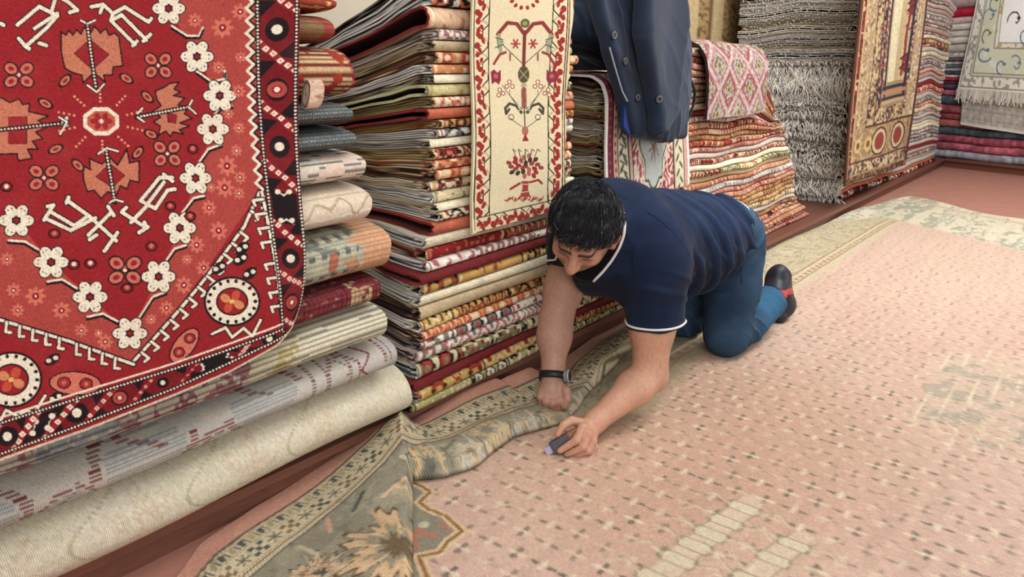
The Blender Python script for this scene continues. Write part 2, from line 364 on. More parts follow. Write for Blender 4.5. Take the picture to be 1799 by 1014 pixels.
# ------------------------------------------------------------------ main stack, next to the left-hand rolls  (x of its end, height of its underside, ...)
MAIN = [(1.222, 'yblack', 'dark'), (1.248, 'goldred', 'grey'), (1.237, 'darkred', 'red'), (1.255, 'multi', 'white'), (1.260, 'pinkwhite', 'pink'), (1.265, 'bw', 'dark'), (1.271, 'orange', 'dark'), (1.272, 'gold', 'white'),
        (1.275, 'tan', 'dark'), (1.285, 'creamplain', 'white'), (1.283, 'gold', 'white'), (1.268, 'darkred', 'red'), (1.300, 'pinkwhite', 'white'), (1.313, 'red', 'mix'), (1.315, 'creamplain', 'white'), (1.333, 'rust', 'red'),
        (1.349, 'cream', 'white'), (1.346, 'creamplain', 'tan'), (1.341, 'multi', 'white'), (1.334, 'cream', 'mix'), (1.350, 'orange', 'dark'), (1.336, 'orange', 'mix'), (1.337, 'red', 'gold'), (1.334, 'creamplain', 'grey'),
        (1.366, 'bw', 'white'), (1.366, 'gold', 'tan'), (1.330, 'rust', 'red'), (1.345, 'peach', 'gold'), (1.330, 'green', 'green'), (1.357, 'creamplain', 'dark'), (1.352, 'orange', 'white'), (1.370, 'orange', 'dark'), (1.364, 'tan', 'tan'),
        (1.372, 'pinkwhite', 'pink'), (1.347, 'peach', 'red'), (1.366, 'zig', 'white'), (1.366, 'zig', 'white'), (1.38, 'bw', 'dark')]
MZ = [.0855, .112, .143, .172, .212, .247, .274, .297, .327, .363, .392, .424, .452, .477, .508, .540, .576, .600, .622, .651, .679, .706, .732, .760, .783, .806, .829, .857, .884, .914, .937, .961, .989, 1.016, 1.042, 1.094, 1.124, 1.152, 1.18]
def warp_main(x, y, z):
    d = np.clip(y - 1.28, 0, .7); end = np.exp(-np.clip(x - 1.22, 0, 9) / .10)
    hz = np.clip((z - .1) / 1.0, 0, 1.1)
    z = z + (interp(hz, [0, .3, .5, .8, 1.1], [.02, .16, .04, -.16, -.34]) * d) * smoothstep(.02, .2, d + .03)     # the lower ones sag towards the fold, the upper ones towards the back
    z = z + end * (.006 * np.sin(d * 38 + z * 14) + .004 * np.sin(d * 71 - z * 23)) * smoothstep(.05, .12, d) * np.clip(hz * 6, 0, 1)
    y = y + .012 * hz + .006 * np.sin(x * 5 + z * 40)
    return x, y, z
TRN = [2.0, 2.55]
for i, (x0, pal, cap) in enumerate(MAIN):
    z = MZ[i]; t = MZ[i + 1] - z - .001; low = i < 15
    r = np.random.default_rng(i); x1 = 2.80 if low else 1.97 + r.uniform(-.02, .01)
    big = i in (2, 11, 15, 26, 28, 34)
    o = folded_rug('folded_rug', x0, x1, 1.277 + r.uniform(-.006, .006), .62, z, t, pal, cap, i, warp_main, plain=pal in ('creamplain', 'darkred', 'tan', 'rust'), plies=2 if (big or t < .016) else 4, ply=.0075 if big else min(.006, t / 5))
    tag(o, f"{LOOK[pal]} rug, {place(i)}, in the stack under the cream runner", 'rug', 'folded rugs in the stack under the cream runner')

# ------------------------------------------------------------------ second stack, set on the long lower rugs and capped by a bordered runner
P2Z = np.linspace(.556, .905, 18)
def warp_p2(x, y, z):
    d = np.clip(y - 1.30, 0, .8); z = z + .05 * d * np.clip((z - .5) * 3, 0, 1) + np.exp(-np.clip(x - 2.2, 0, 9) / .12) * (.005 * np.sin(d * 42 + z * 9) + .003 * np.sin(d * 90 - z * 31)) * smoothstep(.02, .06, d)
    return x + .012 * np.sin(z * 60), y, z
for i in range(17):
    r = np.random.default_rng(50 + i); pal = ['tan', 'peach', 'creamplain', 'tan', 'grey'][i % 5]
    o = folded_rug('folded_rug', 2.205 + r.uniform(-.01, .02), 2.74, 1.315, .5, P2Z[i], P2Z[i + 1] - P2Z[i] - .001, pal, ['tan', 'dark', 'gold', 'mix', 'tan'][i % 5], 50 + i, warp_p2, plies=4, ply=.0045, dx=.02)
    tag(o, f"brown-ended folded rug, {place(i)}, in the stack under the dark jacket", 'rug', 'folded rugs in the stack under the dark jacket')

# ------------------------------------------------------------------ third stack: red, salmon and mustard rugs, slumping at the far end
n3 = 36
Z3 = np.concatenate([np.linspace(.087, .70, 25), np.linspace(.728, 1.03, 12)])
P3 = ['sal', 'red', 'orange', 'peach', 'red', 'goldred', 'grey', 'cream', 'mustard', 'goldred', 'mustard', 'peach', 'sal', 'grey', 'orange', 'tan', 'multi', 'creamplain', 'red', 'pgrey', 'sal', 'red', 'mustard', 'orange',
      'red', 'pinkwhite', 'darkred', 'tan', 'sal', 'peach', 'mustard', 'peach', 'orange', 'sal', 'rust', 'pgrey']
def warp_p3(x, y, z):
    hz = np.clip((z - .1) / .93, 0, 1)
    xr = interp(z, [.08, .12, .25, .40, .68, .76, .87, 1.05], [4.68, 4.60, 4.34, 4.26, 4.02, 3.95, 3.90, 3.86])
    u = np.clip((x - 2.85) / (5. - 2.85), 0, 1); X = 2.85 + u * (xr - 2.85)
    drop = np.clip((X - 3.35) / .5, 0, 1.05) ** 2.0 * interp(z, [.6, .72, .9, 1.05], [0, .05, .15, .25])
    wav = .006 * np.sin(X * 6 + z * 5) + .005 * np.sin(X * 13 - z * 9)
    return X + .012 * np.sin(z * 90) * u, y + .02 * hz + .005 * np.sin(X * 7 + z * 50), z - drop + wav * np.clip(hz * 8, 0, 1)
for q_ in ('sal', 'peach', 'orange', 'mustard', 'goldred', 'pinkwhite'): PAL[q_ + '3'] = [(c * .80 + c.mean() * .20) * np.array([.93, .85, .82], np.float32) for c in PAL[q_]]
for i in range(n3):
    r = np.random.default_rng(90 + i); pal = P3[i]
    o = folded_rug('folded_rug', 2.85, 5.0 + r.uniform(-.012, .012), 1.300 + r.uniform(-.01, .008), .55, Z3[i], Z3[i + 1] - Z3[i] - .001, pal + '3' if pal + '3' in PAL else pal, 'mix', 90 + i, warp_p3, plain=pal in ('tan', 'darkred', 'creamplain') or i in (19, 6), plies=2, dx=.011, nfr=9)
    tag(o, f"{LOOK[pal]} rug, {place(i)}, in the slumping red and mustard stack", 'rug', 'folded rugs in the slumping red and mustard stack')

# ------------------------------------------------------------------ fourth stack: big rugs with tasselled ends
n4 = 44; Z4 = np.linspace(.087, 1.56, n4 + 1) + np.concatenate([[0], .006 * np.sin(np.arange(1, n4 + 1) * 2.3)])
def warp_p4(x, y, z):
    d = np.clip(y - 1.27, 0, 1.); hz = np.clip(z / 1.5, 0, 1)
    z2 = z + np.clip(hz * 8, 0, 1) * (.02 * np.sin(d * 5.2) * hz + .006 * np.sin(d * 14 + z * 7)) + np.clip(hz * 8, 0, 1) * (.022 * np.sin((x - 5.3) * 2.2 + 1.) + .008 * np.sin(x * 7 + z * 6))
    end = smoothstep(7.5, 8.3, x); z2 = z2 - end * .07 * np.clip(hz * 5, 0, 1)
    xs = x + (.05 * np.sin(z * 5) - .02 + .06 * (z - .2)) * smoothstep(7., 8., x) - np.exp(-(x - 5.2) / .3) * .04 * np.sin(z * 4.)
    return xs, y + .05 * hz - .08 * smoothstep(5.4, 8.3, x), z2
P4 = ['grey', 'pgrey', 'grey', 'rosegrey', 'grey', 'creamplain', 'pgrey', 'grey', 'sal', 'grey', 'creamplain']
for i in range(n4):
    r = np.random.default_rng(150 + i); pal = P4[int(r.integers(0, len(P4)))] if i not in (1, 6, 22, 31, 32) else 'red'
    if i == 0: pal = 'zig'
    if i == 1: pal = 'rust'
    t = Z4[i + 1] - Z4[i] - .001; x0 = 5.22 + r.uniform(-.025, .03)
    o = folded_rug('tasselled_rug', x0, 8.22 + r.uniform(-.04, .06), 1.262 + r.uniform(-.008, .012), .78, Z4[i], t, pal, ['grey', 'pale', 'white', 'pale', 'tan'][int(r.integers(0, 5))], 150 + i, warp_p4, plain=r.random() < .6, plies=4, ply=.0055, dx=.03, nfr=7)
    tag(o, f"{LOOK[pal]} tasselled rug, {place(i)}, in the tall far stack", 'rug', 'tasselled rugs in the tall far stack')
    # tassels hang from the cut end
    long = r.choice([.014, .03, .05, .085], p=[.2, .35, .3, .15]) if Z4[i] < 1.02 else r.choice([.004, .008, .014]); long = .11 if 22 <= i <= 25 else long; m = MB()
    nn = 190 if long > .02 else 80; ph = r.uniform(0, 6)
    for k in range(nn):
        y = 1.275 + .74 * (k + r.random()) / nn; zt = Z4[i] + t * r.uniform(.1, .9); L = long * r.uniform(.45, 1.25); xo, yo, zo = warp_p4(np.array(x0), np.array(y), np.array(zt))
        s = np.linspace(0, 1, 5); dy = (.35 * math.sin(y * 30 + ph) + r.normal(0, .45) - .2) * L; out = r.uniform(.010, .045) * min(1, L / .03 + .3)
        P = np.stack([xo - out * np.sin(s * 2.3) - .004, yo + dy * s ** 1.2 + .10 * L * np.sin(s * r.uniform(3, 7) + ph), zo + .010 * np.sin(s * 2.) - L * s ** 1.7], -1); w = r.uniform(.0025, .0056)
        c = np.minimum(1., S(246, 240, 230) * r.uniform(.80, 1.14))
        Q = np.stack([P + [0, w, 0], P + [-w * 1.2, 0, 0], P - [0, w, 0]], 1); Q[-1] = P[-1] + (Q[-1] - P[-1]) * .4
        m.add(Q.reshape(-1, 3), grid_f(5, 3, wv=True), c)
    m.build('fringe', M_YARN, o)

# ------------------------------------------------------------------ fifth stack, on the right-hand plinth, front turned towards the room
def warp_p5(x, y, z):
    # local x runs along the plinth front away from the corner, local y goes in
    n = np.array([.916, -.40]); p = RW[None] + RD[None] * x.reshape(-1, 1) + n[None] * (y.reshape(-1, 1)); return p[:, 0], p[:, 1], z + .004 * np.sin(x * 9 + z * 5)
P5 = [('grey', S(150, 150, 160), .075), ('a', S(170, 84, 100), .075), ('b', S(158, 76, 92), .075), ('c', S(70, 88, 98), .072), ('d', S(160, 90, 84), .07), ('e', S(150, 70, 72), .06), ('f', S(168, 84, 96), .085), ('g', S(74, 92, 104), .085), ('h', S(176, 84, 108), .06),
      ('i', S(70, 64, 84), .05), ('j', S(120, 60, 76), .03), ('k', S(176, 40, 62), .03), ('l', S(196, 190, 180), .03), ('m', S(70, 74, 92), .03), ('n', S(188, 178, 170), .03), ('o', S(96, 110, 120), .03), ('p', S(190, 186, 180), .03), ('q', S(110, 90, 104), .03),
      ('r', S(200, 190, 180), .05), ('s', S(186, 178, 166), .08), ('t', S(204, 198, 188), .06), ('u', S(190, 182, 172), .06), ('v', S(200, 194, 186), .06), ('w', S(196, 170, 170), .06), ('x', S(176, 30, 60), .08), ('y', S(150, 130, 130), .08)]
W5 = ['blue grey', 'dusty rose', 'deep rose', 'slate teal', 'brick pink', 'brownish red', 'rose pink', 'teal blue', 'magenta pink', 'dark plum', 'wine', 'crimson', 'pale beige', 'navy', 'light beige', 'steel blue', 'off-white', 'mauve', 'cream', 'stone', 'ivory', 'sand', 'chalk white', 'pale pink', 'bright crimson', 'brown grey']
z = PL_H + .0005
for i, (k, c, t) in enumerate(P5):
    c = np.minimum(c * 1.12, .95); PAL['w5'] = [c, c * .8, c * 1.12, c * .9]; r = np.random.default_rng(220 + i)
    o = folded_rug('stacked_rug', -.42 + r.uniform(0, .04), 2.6 + r.uniform(-.05, .05), .02 + r.uniform(-.01, .015), .55, z, t, 'w5', 'grey', 220 + i, warp_p5, plain=(i > 18), plies=2, dx=.03, nfr=9, bulge=.9)
    z += t + .001
    tag(o, f"{W5[i]} rug, {place(i)}, in the stack against the right-hand wall", 'rug', 'rugs stacked against the right-hand wall')
# ================================================================== left-hand pile of rolled and folded rugs (only their right ends clear the red carpet)
def roll(name, x0, x1, yf, depth, z0, z1, paint, mat, nx=220, ns=90, e=2.5, endr=.02, warp=None, tilt=0.):
    """a flattened roll lying along x; paint(X, s, r) gives colours, s runs 0..1 from the underside over the front to the top"""
    a = np.linspace(-math.pi / 2, math.pi * 1.5, ns, endpoint=False); ca = -np.cos(a); sa = np.sin(a)
    hy, hz = depth / 2, (z1 - z0) / 2; yc = yf + hy; zc = (z0 + z1) / 2
    cy = np.sign(ca) * np.abs(ca) ** (2 / e) * hy; cz = np.sign(sa) * np.abs(sa) ** (2 / e) * hz
    xs = np.concatenate([np.linspace(x0, x1 - endr, nx), x1 - endr + endr * np.array([.35, .65, .87, 1.])]); sc = np.concatenate([np.ones(nx), [1 - .04, 1 - .12, 1 - .25, 1 - .42]])
    X = np.repeat(xs[:, None], ns, 1); Y = yc + sc[:, None] * cy[None] * 1.; Z = zc + (1 - (1 - sc[:, None]) * .8) * cz[None]
    s = (np.arange(ns) / ns) * 2; s = np.where(s > 1, 2 - s, s); Sg = np.repeat(s[None], len(xs), 0)
    C = paint(X, Sg, np.random.default_rng(int(z0 * 1000)))
    if warp: X, Y, Z = warp(X, Y, Z)
    Y = Y + tilt * (x1 - X)
    m = MB(); m.add(np.stack([X, Y, Z], -1).reshape(-1, 3), grid_f(len(xs), ns, wv=True)[:, ::-1], C.reshape(-1, 3))
    for k, rev in ((len(xs) - 1, 0), (0, 1)):                     # spiral-wound ends
        P = np.stack([X[k], Y[k], Z[k]], -1); c = P.mean(0); rings = [P]; cc = [np.broadcast_to(C[k] * .8, (ns, 3))]
        for q in (.85, .83, .62, .6, .38, .36, .1): rings.append(c + (P - c) * q - np.array([.012 * (1 - q) * (0 if rev else 1), 0, 0])); cc.append(np.broadcast_to(C[k].mean(0) * (.4 if int(q * 100) % 2 else .8), (ns, 3)))
        f = grid_f(len(rings), ns, wv=True); m.add(np.concatenate(rings), f if rev else f[:, ::-1], np.concatenate(cc))
    return m.build(name, mat)
def blotch(X, s, base, alts, r, sx=9., sy=4.):
    C = np.empty(X.shape + (3,), np.float32); C[:] = base; sd = int(r.integers(0, 900))
    for k, (c, th) in enumerate(alts): C[fbm(X * sx, s * sy, sd + 7 * k) > th] = c
    return C
def fine(C, X, s, r, amp=.06): C *= (1 + .6 * amp * r.normal(0, 1, X.shape) + .06 * fbm(X * 6, s * 5, 3))[..., None]; return C
def paint_cream(X, s, r):
    C = blotch(X, s, S(216, 207, 180), [(S(220, 208, 186), .25), (S(212, 200, 168), .5)], r, 14, 6)
    for xx in (.18, .42, .63, .86): C[np.abs(X - xx - .05 * np.sin(s * 9) - .04 * s) < .0035] = S(186, 180, 140)
    for xx in (.3, .52, .74, .93):                                 # faded flower sprays
        d = np.hypot((X - xx) * 1., (s - .5) * .22); an = np.arctan2((s - .5) * .22, X - xx)
        C[(d < .045 * (1 + .4 * np.cos(5 * an + xx * 9))) & (vnoise(X * 160, s * 50, 4) > -.1)] = S(213, 194, 166)
    return fine(C, X, s, r)
def paint_grey(X, s, r):
    C = blotch(X, s, S(190, 184, 174), [(S(198, 190, 176), .2), (S(176, 172, 166), .45)], r, 8, 3)
    step = np.floor(X / .007) * .007; dash = (np.floor(s * 60) % 2 == 0)
    for x0, w, h, c0 in ((.25, .10, .34, .45), (.40, .05, .25, .30), (.53, .10, .42, .55), (.66, .06, .28, .25), (.78, .10, .36, .6), (.98, .05, .3, .5)):
        v = (step - x0) / w; q = np.sqrt(v ** 2 + ((s - c0) / h) ** 2)
        ring = (q > .8) & (q < .98) & (np.sin(np.arctan2(s - c0, v) * 2 + x0 * 7) > -.65)
        C[(q < .75) & (np.floor(s * 70) % 3 == 0) & (x0 < .9)] = S(142, 152, 156); C[ring & dash] = S(126, 58, 62)
        ring2 = (np.abs(v - .3 * np.sin(s * 14)) < .1) & (s > c0) & (s < c0 + h); C[ring2 & dash] = S(140, 80, 78)
    for x0 in (.90, .905 + .03, 1.0):
        C[(np.abs(X - x0) < .004) & dash] = S(120, 84, 84)
    z = 1.03 + .035 * np.abs(((s * 3) % 1) * 2 - 1); C[(np.abs(X - z) < .004)] = S(136, 74, 72)
    C[(X > 1.09) & (X < 1.125) & (s > .5) & (np.floor(X / .01) % 2 == 0) & dash] = S(132, 70, 72)
    return fine(C, X, s, r, .05)
def paint_striped(X, s, r):
    C = np.empty(X.shape + (3,), np.float32); C[:] = S(206, 198, 170)
    zone = X + .05 * vnoise(X * 9, s * 4, 2)
    C[zone < .86] = S(200, 190, 156); C[zone < .78] = S(184, 176, 156); C[zone < .66] = S(176, 168, 150)
    for x0, w, c in ((.70, .03, S(152, 100, 104)), (.60, .025, S(146, 88, 96)), (.50, .03, S(146, 98, 100)), (.42, .05, S(138, 146, 148)), (.34, .02, S(146, 90, 98)), (.82, .02, S(184, 166, 112))):
        C[(np.abs(X - x0 + .03 * vnoise(X * 40, s * 7, 5)) < w) & (np.abs(s - .5 + .1 * np.sin(X * 40)) < .22) & (vnoise(X * 120, s * 24, 7) > -.25)] = c
    line = np.sin(s * 2 * math.pi * 17 + .6 * vnoise(X * 20, s * 6, 8)) > .35
    C[line] *= .62
    return fine(C, X, s, r, .05)
def paint_maroon(X, s, r):
    C = blotch(X, s, S(118, 42, 48), [(S(140, 74, 66), .25), (S(150, 110, 90), .5), (S(88, 36, 44), .55)], r, 30, 18)
    C[(np.abs(X - 1.04) < .03) & (vnoise(X * 90, s * 25, 9) > -.1) & (np.abs(s - .5) < .28)] = S(176, 148, 104); C[np.sin(X * 500) > .7] *= .8; C[np.sin(s * 90) > .75] *= .7
    return fine(C, X, s, r, .1)
def paint_orange(X, s, r):
    C = blotch(X, s, S(172, 172, 148), [(S(122, 128, 118), .15), (S(190, 180, 150), .4)], r, 26, 10)
    q = X + .03 * vnoise(s * 12, X * 6, 2); C[q > 1.035] = S(206, 152, 112); C[(np.abs(q - 1.0) < .02) & (s < .5)] = S(196, 140, 110)
    C[(np.floor(X / .016) % 2 == 0) & (np.floor(s * 17) % 3 == 0) & (q < 1.02)] = S(106, 104, 98); C[np.hypot(X - .96, (s - .5) * .15) < .013] = S(178, 104, 76)
    C[np.sin(s * 2 * math.pi * 22) > .5] *= .82
    return fine(C, X, s, r, .06)
def paint_beige(X, s, r):
    C = blotch(X, s, S(210, 192, 170), [(S(214, 178, 164), .3), (S(198, 186, 160), .3)], r, 9, 4)
    C[np.abs(s - .45 - .02 * np.sin(X * 25)) < .012] = S(226, 220, 206); C[np.abs(s - .68) < .01] = S(186, 160, 130)
    sc = .55 + .06 * np.sin(X * 90) + .04 * np.sin(X * 47); C[(np.abs(s - sc) < .018)] = S(172, 152, 120)
    return fine(C, X, s, r, .06)
def paint_dash(X, s, r):
    C = blotch(X, s, S(206, 196, 176), [(S(212, 188, 170), .35)], r, 8, 4); st = np.floor(s * 26)
    C[(st % 2 == 0) & (vnoise(X * 45, st * 3.7, 6) > -.05)] = S(112, 112, 106)
    return fine(C, X, s, r, .06)
def paint_knit(X, s, r):
    C = np.empty(X.shape + (3,), np.float32); C[:] = S(104, 110, 108); C[(np.floor(X / .0045) + np.floor(s * 40)) % 2 == 0] = S(70, 76, 78); C[np.floor(s * 40) % 3 == 0] *= 1.35
    return fine(C, X, s, r, .08)
def paint_redtan(X, s, r):
    C = np.empty(X.shape + (3,), np.float32); C[:] = S(200, 166, 118); st = np.sin(s * 2 * math.pi * 15) > .1; C[st] = S(112, 44, 36)
    C[(vnoise(X * 70, s * 9, 3) > .55)] = S(160, 50, 40); e = X > 1.046; C[e] = S(132, 34, 38); C[e & (np.floor(s * 30) % 3 == 0)] = S(176, 96, 84)
    return fine(C, X, s, r, .08)
def paint_brown(X, s, r):
    C = blotch(X, s, S(140, 106, 70), [(S(160, 86, 56), .2), (S(110, 74, 50), .4)], r, 20, 10); C[X > .985] = S(162, 70, 54); C[np.sin(s * 70) > .4] *= .8
    return fine(C, X, s, r, .08)
def paint_pinkroll(X, s, r):
    C = blotch(X, s, S(196, 158, 132), [(S(206, 180, 156), .1), (S(170, 120, 96), .4)], r, 60, 14); return fine(C, X, s, r, .09)
def paint_floral(X, s, r):
    C = blotch(X, s, S(158, 56, 38), [(S(206, 170, 110), .25), (S(120, 90, 50), .5)], r, 40, 8); return fine(C, X, s, r, .08)
def soft(seed, a=.008):
    return lambda X, Y, Z: (X + a * np.sin(Z * 60 + seed), Y + a * .8 * np.sin(X * 9 + seed), Z + .004 * np.sin(X * 7 + 1.))
LX = -.55
LEFT = [('rug_roll', 1.215, 1.245, .34, .087, .238, paint_cream, M_RIBZ, 'cream rug roll with faded flowers, lowest of the left-hand pile', 2.2, 300),
        ('rug_roll', 1.160, 1.232, .34, .239, .331, paint_grey, M_RIBZ, 'light grey rug roll with dark red stepped outlines, above the cream roll', 2.4, 340),
        ('rug_roll', 1.118, 1.215, .34, .332, .428, paint_striped, M_KNOT, 'cream and grey rug roll with thin lengthwise stripes, under the red carpet edge', 2.5, 320),
        ('folded_rug', 1.115, 1.225, .32, .429, .494, paint_maroon, M_KNOT, 'dark maroon folded rug with frayed weave, just above the striped roll', 3.2, 320),
        ('folded_rug', 1.146, 1.215, .34, .495, .613, paint_orange, M_KNOT, 'grey-green folded rug with an orange end beside the red carpet', 2.6, 300),
        ('folded_rug', 1.092, 1.215, .34, .614, .708, paint_beige, M_KNOT, 'beige and pink folded rug with faint lines beside the red carpet', 2.6, 260),
        ('folded_rug', 1.088, 1.225, .34, .709, .776, paint_dash, M_KNOT, 'whitish folded rug with dark dashed lines under the grey knitted one', 2.8, 260),
        ('knitted_rug', 1.070, 1.225, .34, .777, .829, paint_knit, M_RIBL, 'slate grey knitted rug, lower fold beside the red carpet', 2.4, 300),
        ('knitted_rug', 1.050, 1.215, .34, .830, .884, paint_knit, M_RIBL, 'slate grey knitted rug, upper fold beside the red carpet', 2.2, 300),
        ('rug_roll', .945, 1.190, .024, .872, .926, paint_pinkroll, M_KNOT, 'small pinkish beige rug roll tucked behind the red carpet edge', 2.2, 160),
        ('rug_roll', 1.062, 1.222, .30, .887, .990, paint_redtan, M_KNOT, 'tan rug roll with dark red stripes and a red bound end', 2.7, 300),
        ('folded_rug', 1.022, 1.225, .30, .994, 1.050, paint_brown, M_KNOT, 'brown folded rug with reddish end above the striped tan roll', 2.6, 200),
        ('folded_rug', 1.028, 1.225, .30, 1.052, 1.082, paint_floral, M_KNOT, 'rust red folded rug with cream flowers, second from the top of the left pile', 2.6, 200),
        ('folded_rug', 1.035, 1.225, .30, 1.084, 1.115, paint_beige, M_KNOT, 'beige folded rug at the very top of the left pile', 2.6, 200)]
for i, (nm, x1, yf, dp, z0, z1, pf, mt, lb, e, nx) in enumerate(LEFT):
    o = roll(nm, LX if i < 9 else (.908 if i == 9 else LX), x1, yf, dp, z0, z1, pf, mt, nx=nx * 2, ns=110, e=e, endr=.02 if i < 9 else .010, warp=soft(i, .003 if i < 3 else .0045))
    tag(o, lb, 'rug', 'rolled and folded rugs in the left-hand pile')

# ================================================================== hanging carpets, each painted on its own chart
def hanging(name, P, C, nrm, thick, mat, edge, back=None):
    """sheet given as a grid of points P (nu, nv, 3) with colours, given a pile thickness behind it"""
    nu, nv = P.shape[:2]; m = MB(); f = grid_f(nu, nv); m.add(P.reshape(-1, 3), f, C.reshape(-1, 3))
    n = np.asarray(nrm, float); n = n / np.linalg.norm(n); B = P - n * thick
    m.add(B.reshape(-1, 3), f[:, ::-1], np.broadcast_to(np.asarray(back if back is not None else edge, np.float32), (nu * nv, 3)))
    for A, Bb in ((P[0], B[0]), (P[-1], B[-1]), (P[:, 0], B[:, 0]), (P[:, -1], B[:, -1])):
        k = len(A); i = np.arange(k - 1); m.add(np.concatenate([A, Bb]), np.stack([i, i + 1, i + 1 + k, i + k], -1), edge)
    return m.build(name, mat)

# ---- the red medallion carpet
RD_, SAL, WHT, BLK, DRD = S(152, 28, 35), S(190, 108, 80), S(222, 212, 188), S(30, 20, 24), S(120, 20, 28)
LRD = S(170, 62, 55)
cv = Canvas(-160, 560, -140, 900, .75, RD_)
cv.poly([(300, -140), (455, -140), (462, 335), (233, 634), (0, 560), (-160, 500), (-160, 380), (25, 387), (85, 460), (153, 521), (224, 585), (270, 485), (310, 400), (344, 313), (382, 227), (397, 168), (356, 99), (304, 14)], LRD)
def flower(x, y, r, pet=WHT, n=6, ph=0., c=RD_):
    for k in range(n):
        a = ph + k * 2 * math.pi / n; cv.ell(x + math.cos(a) * r * .62, y + math.sin(a) * r * .62, r * .47, r * .39, BLK, a)
    for k in range(n):
        a = ph + k * 2 * math.pi / n; px, py = x + math.cos(a) * r * .63, y + math.sin(a) * r * .63; cv.ell(px, py, r * .40, r * .32, pet, a)
        for q in (-.12, .12): cv.ell(px + math.cos(a) * r * .12 - math.sin(a) * r * q, py + math.sin(a) * r * .12 + math.cos(a) * r * q, 1.2, 1.2, BLK)
    cv.ell(x, y, r * .24, r * .24, BLK); cv.ell(x, y, r * .15, r * .15, c)
def hook(P, w=5.):
    P = np.asarray(P, float); cv.line(P + [0, 3.2], w + 1.5, BLK); cv.line(P, w - 1, WHT); cv.line(P + [.5, 3.8], 2.6, BLK)
CH = [(304, 14), (356, 99), (397, 168), (382, 227), (344, 313), (310, 400), (271, 485), (224, 585)]
CL = [(25, 387), (85, 460), (153, 521)]
for P in ([(310, 45), (338, 62), (360, 62), (366, 48)], [(356, 125), (382, 143), (408, 138), (406, 124)], [(418, 186), (398, 188), (384, 205)], [(396, 254), (372, 262), (352, 286)], [(358, 344), (338, 348), (315, 374)], [(320, 430), (300, 436), (282, 460)], [(284, 512), (262, 520), (240, 556), (222, 572)],
          [(12, 422), (40, 424), (66, 440)], [(80, 494), (104, 490), (130, 506)], [(150, 556), (176, 550), (206, 566)]): hook(P)
for x, y in CH + CL: flower(x, y, 29)
def jag(P, axis, dots, dia):
    """salmon serrated leaf with a dotted black stem and a red lozenge"""
    P = np.asarray(P, float); cv.poly(P, SAL); cv.line(P, 2.6, BLK, closed=True)
    r = np.random.default_rng(int(abs(P[0, 0])))
    if dia: cv.line(dia, 2.2, BLK, closed=True); cv.poly(np.asarray(dia) * 1., RD_)
    cv.line(axis, 8.5, BLK); cv.dots(axis, 6., 2.1, WHT)
jag([(104, 56), (113, 62), (118, 54), (126, 62), (132, 52), (140, 60), (146, 48), (158, 58), (165, 46), (176, 58), (186, 50), (192, 62), (202, 58), (210, 64), (216, 116), (198, 118), (196, 132), (180, 132), (182, 144), (162, 128), (142, 146), (140, 132), (124, 128), (110, 120), (104, 90)], [(152, 42), (165, 155)], None, [(156, 70), (190, 96), (160, 122), (128, 94)])
jag([(138, 290), (152, 298), (150, 278), (172, 288), (186, 276), (200, 290), (218, 262), (222, 286), (240, 282), (238, 320), (222, 316), (216, 332), (204, 326), (196, 344), (182, 336), (170, 348), (158, 334), (146, 336), (140, 316)], [(180, 262), (194, 355)], None, [(186, 288), (212, 308), (190, 328), (162, 310)])
jag([(276, 160), (296, 152), (304, 146), (322, 144), (312, 156), (324, 162), (310, 168), (332, 172), (318, 184), (336, 190), (330, 200), (344, 208), (320, 216), (338, 222), (318, 228), (326, 236), (306, 232), (300, 240), (292, 230), (278, 238), (282, 222), (270, 214), (284, 206), (268, 196), (286, 186), (278, 174)], [(238, 206), (338, 188)], None, [(298, 200), (314, 202), (312, 216), (298, 214)])
jag([(-30, 178), (0, 172), (14, 180), (30, 174), (36, 184), (48, 182), (46, 196), (80, 204), (62, 212), (80, 222), (58, 232), (70, 244), (52, 248), (62, 262), (44, 262), (52, 278), (28, 282), (26, 270), (-30, 272)], [(-40, 232), (112, 216)], None, [(12, 206), (42, 206), (42, 252), (12, 252)])
for P in ([(104, 215), (112, 206), (113, 220), (104, 228)], [(240, 200), (250, 190)], [(240, 206), (252, 214)], [(150, 150), (166, 162), (180, 148)], [(166, 270), (182, 260), (202, 266)], [(338, 188), (346, 176)], [(338, 188), (352, 200)], [(152, 42), (140, 36)], [(152, 42), (166, 36)], [(184, 356), (194, 350), (208, 354)], [(98, 206), (112, 214), (100, 236)]):
    cv.line(P, 6.5, BLK); cv.line(P, 3.4, WHT)
for x, y, a in ((110, 142, -.8), (222, 138, .5), (260, 170, .7), (264, 236, .4), (130, 290, .8), (238, 268, -.8), (75, 182, .5), (92, 262, -.4)):   # little hooked side leaves
    for q, col in ((1.0, BLK), (.72, SAL), (.35, RD_)): cv.ell(x, y, 15 * q, 8 * q, col, a)
flower2 = lambda x, y, r=27: ([cv.ell(x + sx * r * .5, y + sy * r * .42, r * .5, r * .42, BLK, sx * sy * .5) for sx in (-1, 1) for sy in (-1, 1)], [cv.ell(x + sx * r * .5, y + sy * r * .42, r * .41, r * .33, S(196, 104, 84), sx * sy * .5) for sx in (-1, 1) for sy in (-1, 1)],
                              [cv.ell(x + sx * r * .5, y + sy * r * .42, r * .2, r * .15, RD_, sx * sy * .5) for sx in (-1, 1) for sy in (-1, 1)], cv.ell(x, y, 3, 3, WHT))
for x, y in ((283, 115), (30, 132), (293, 270), (72, 312)): flower2(x, y)
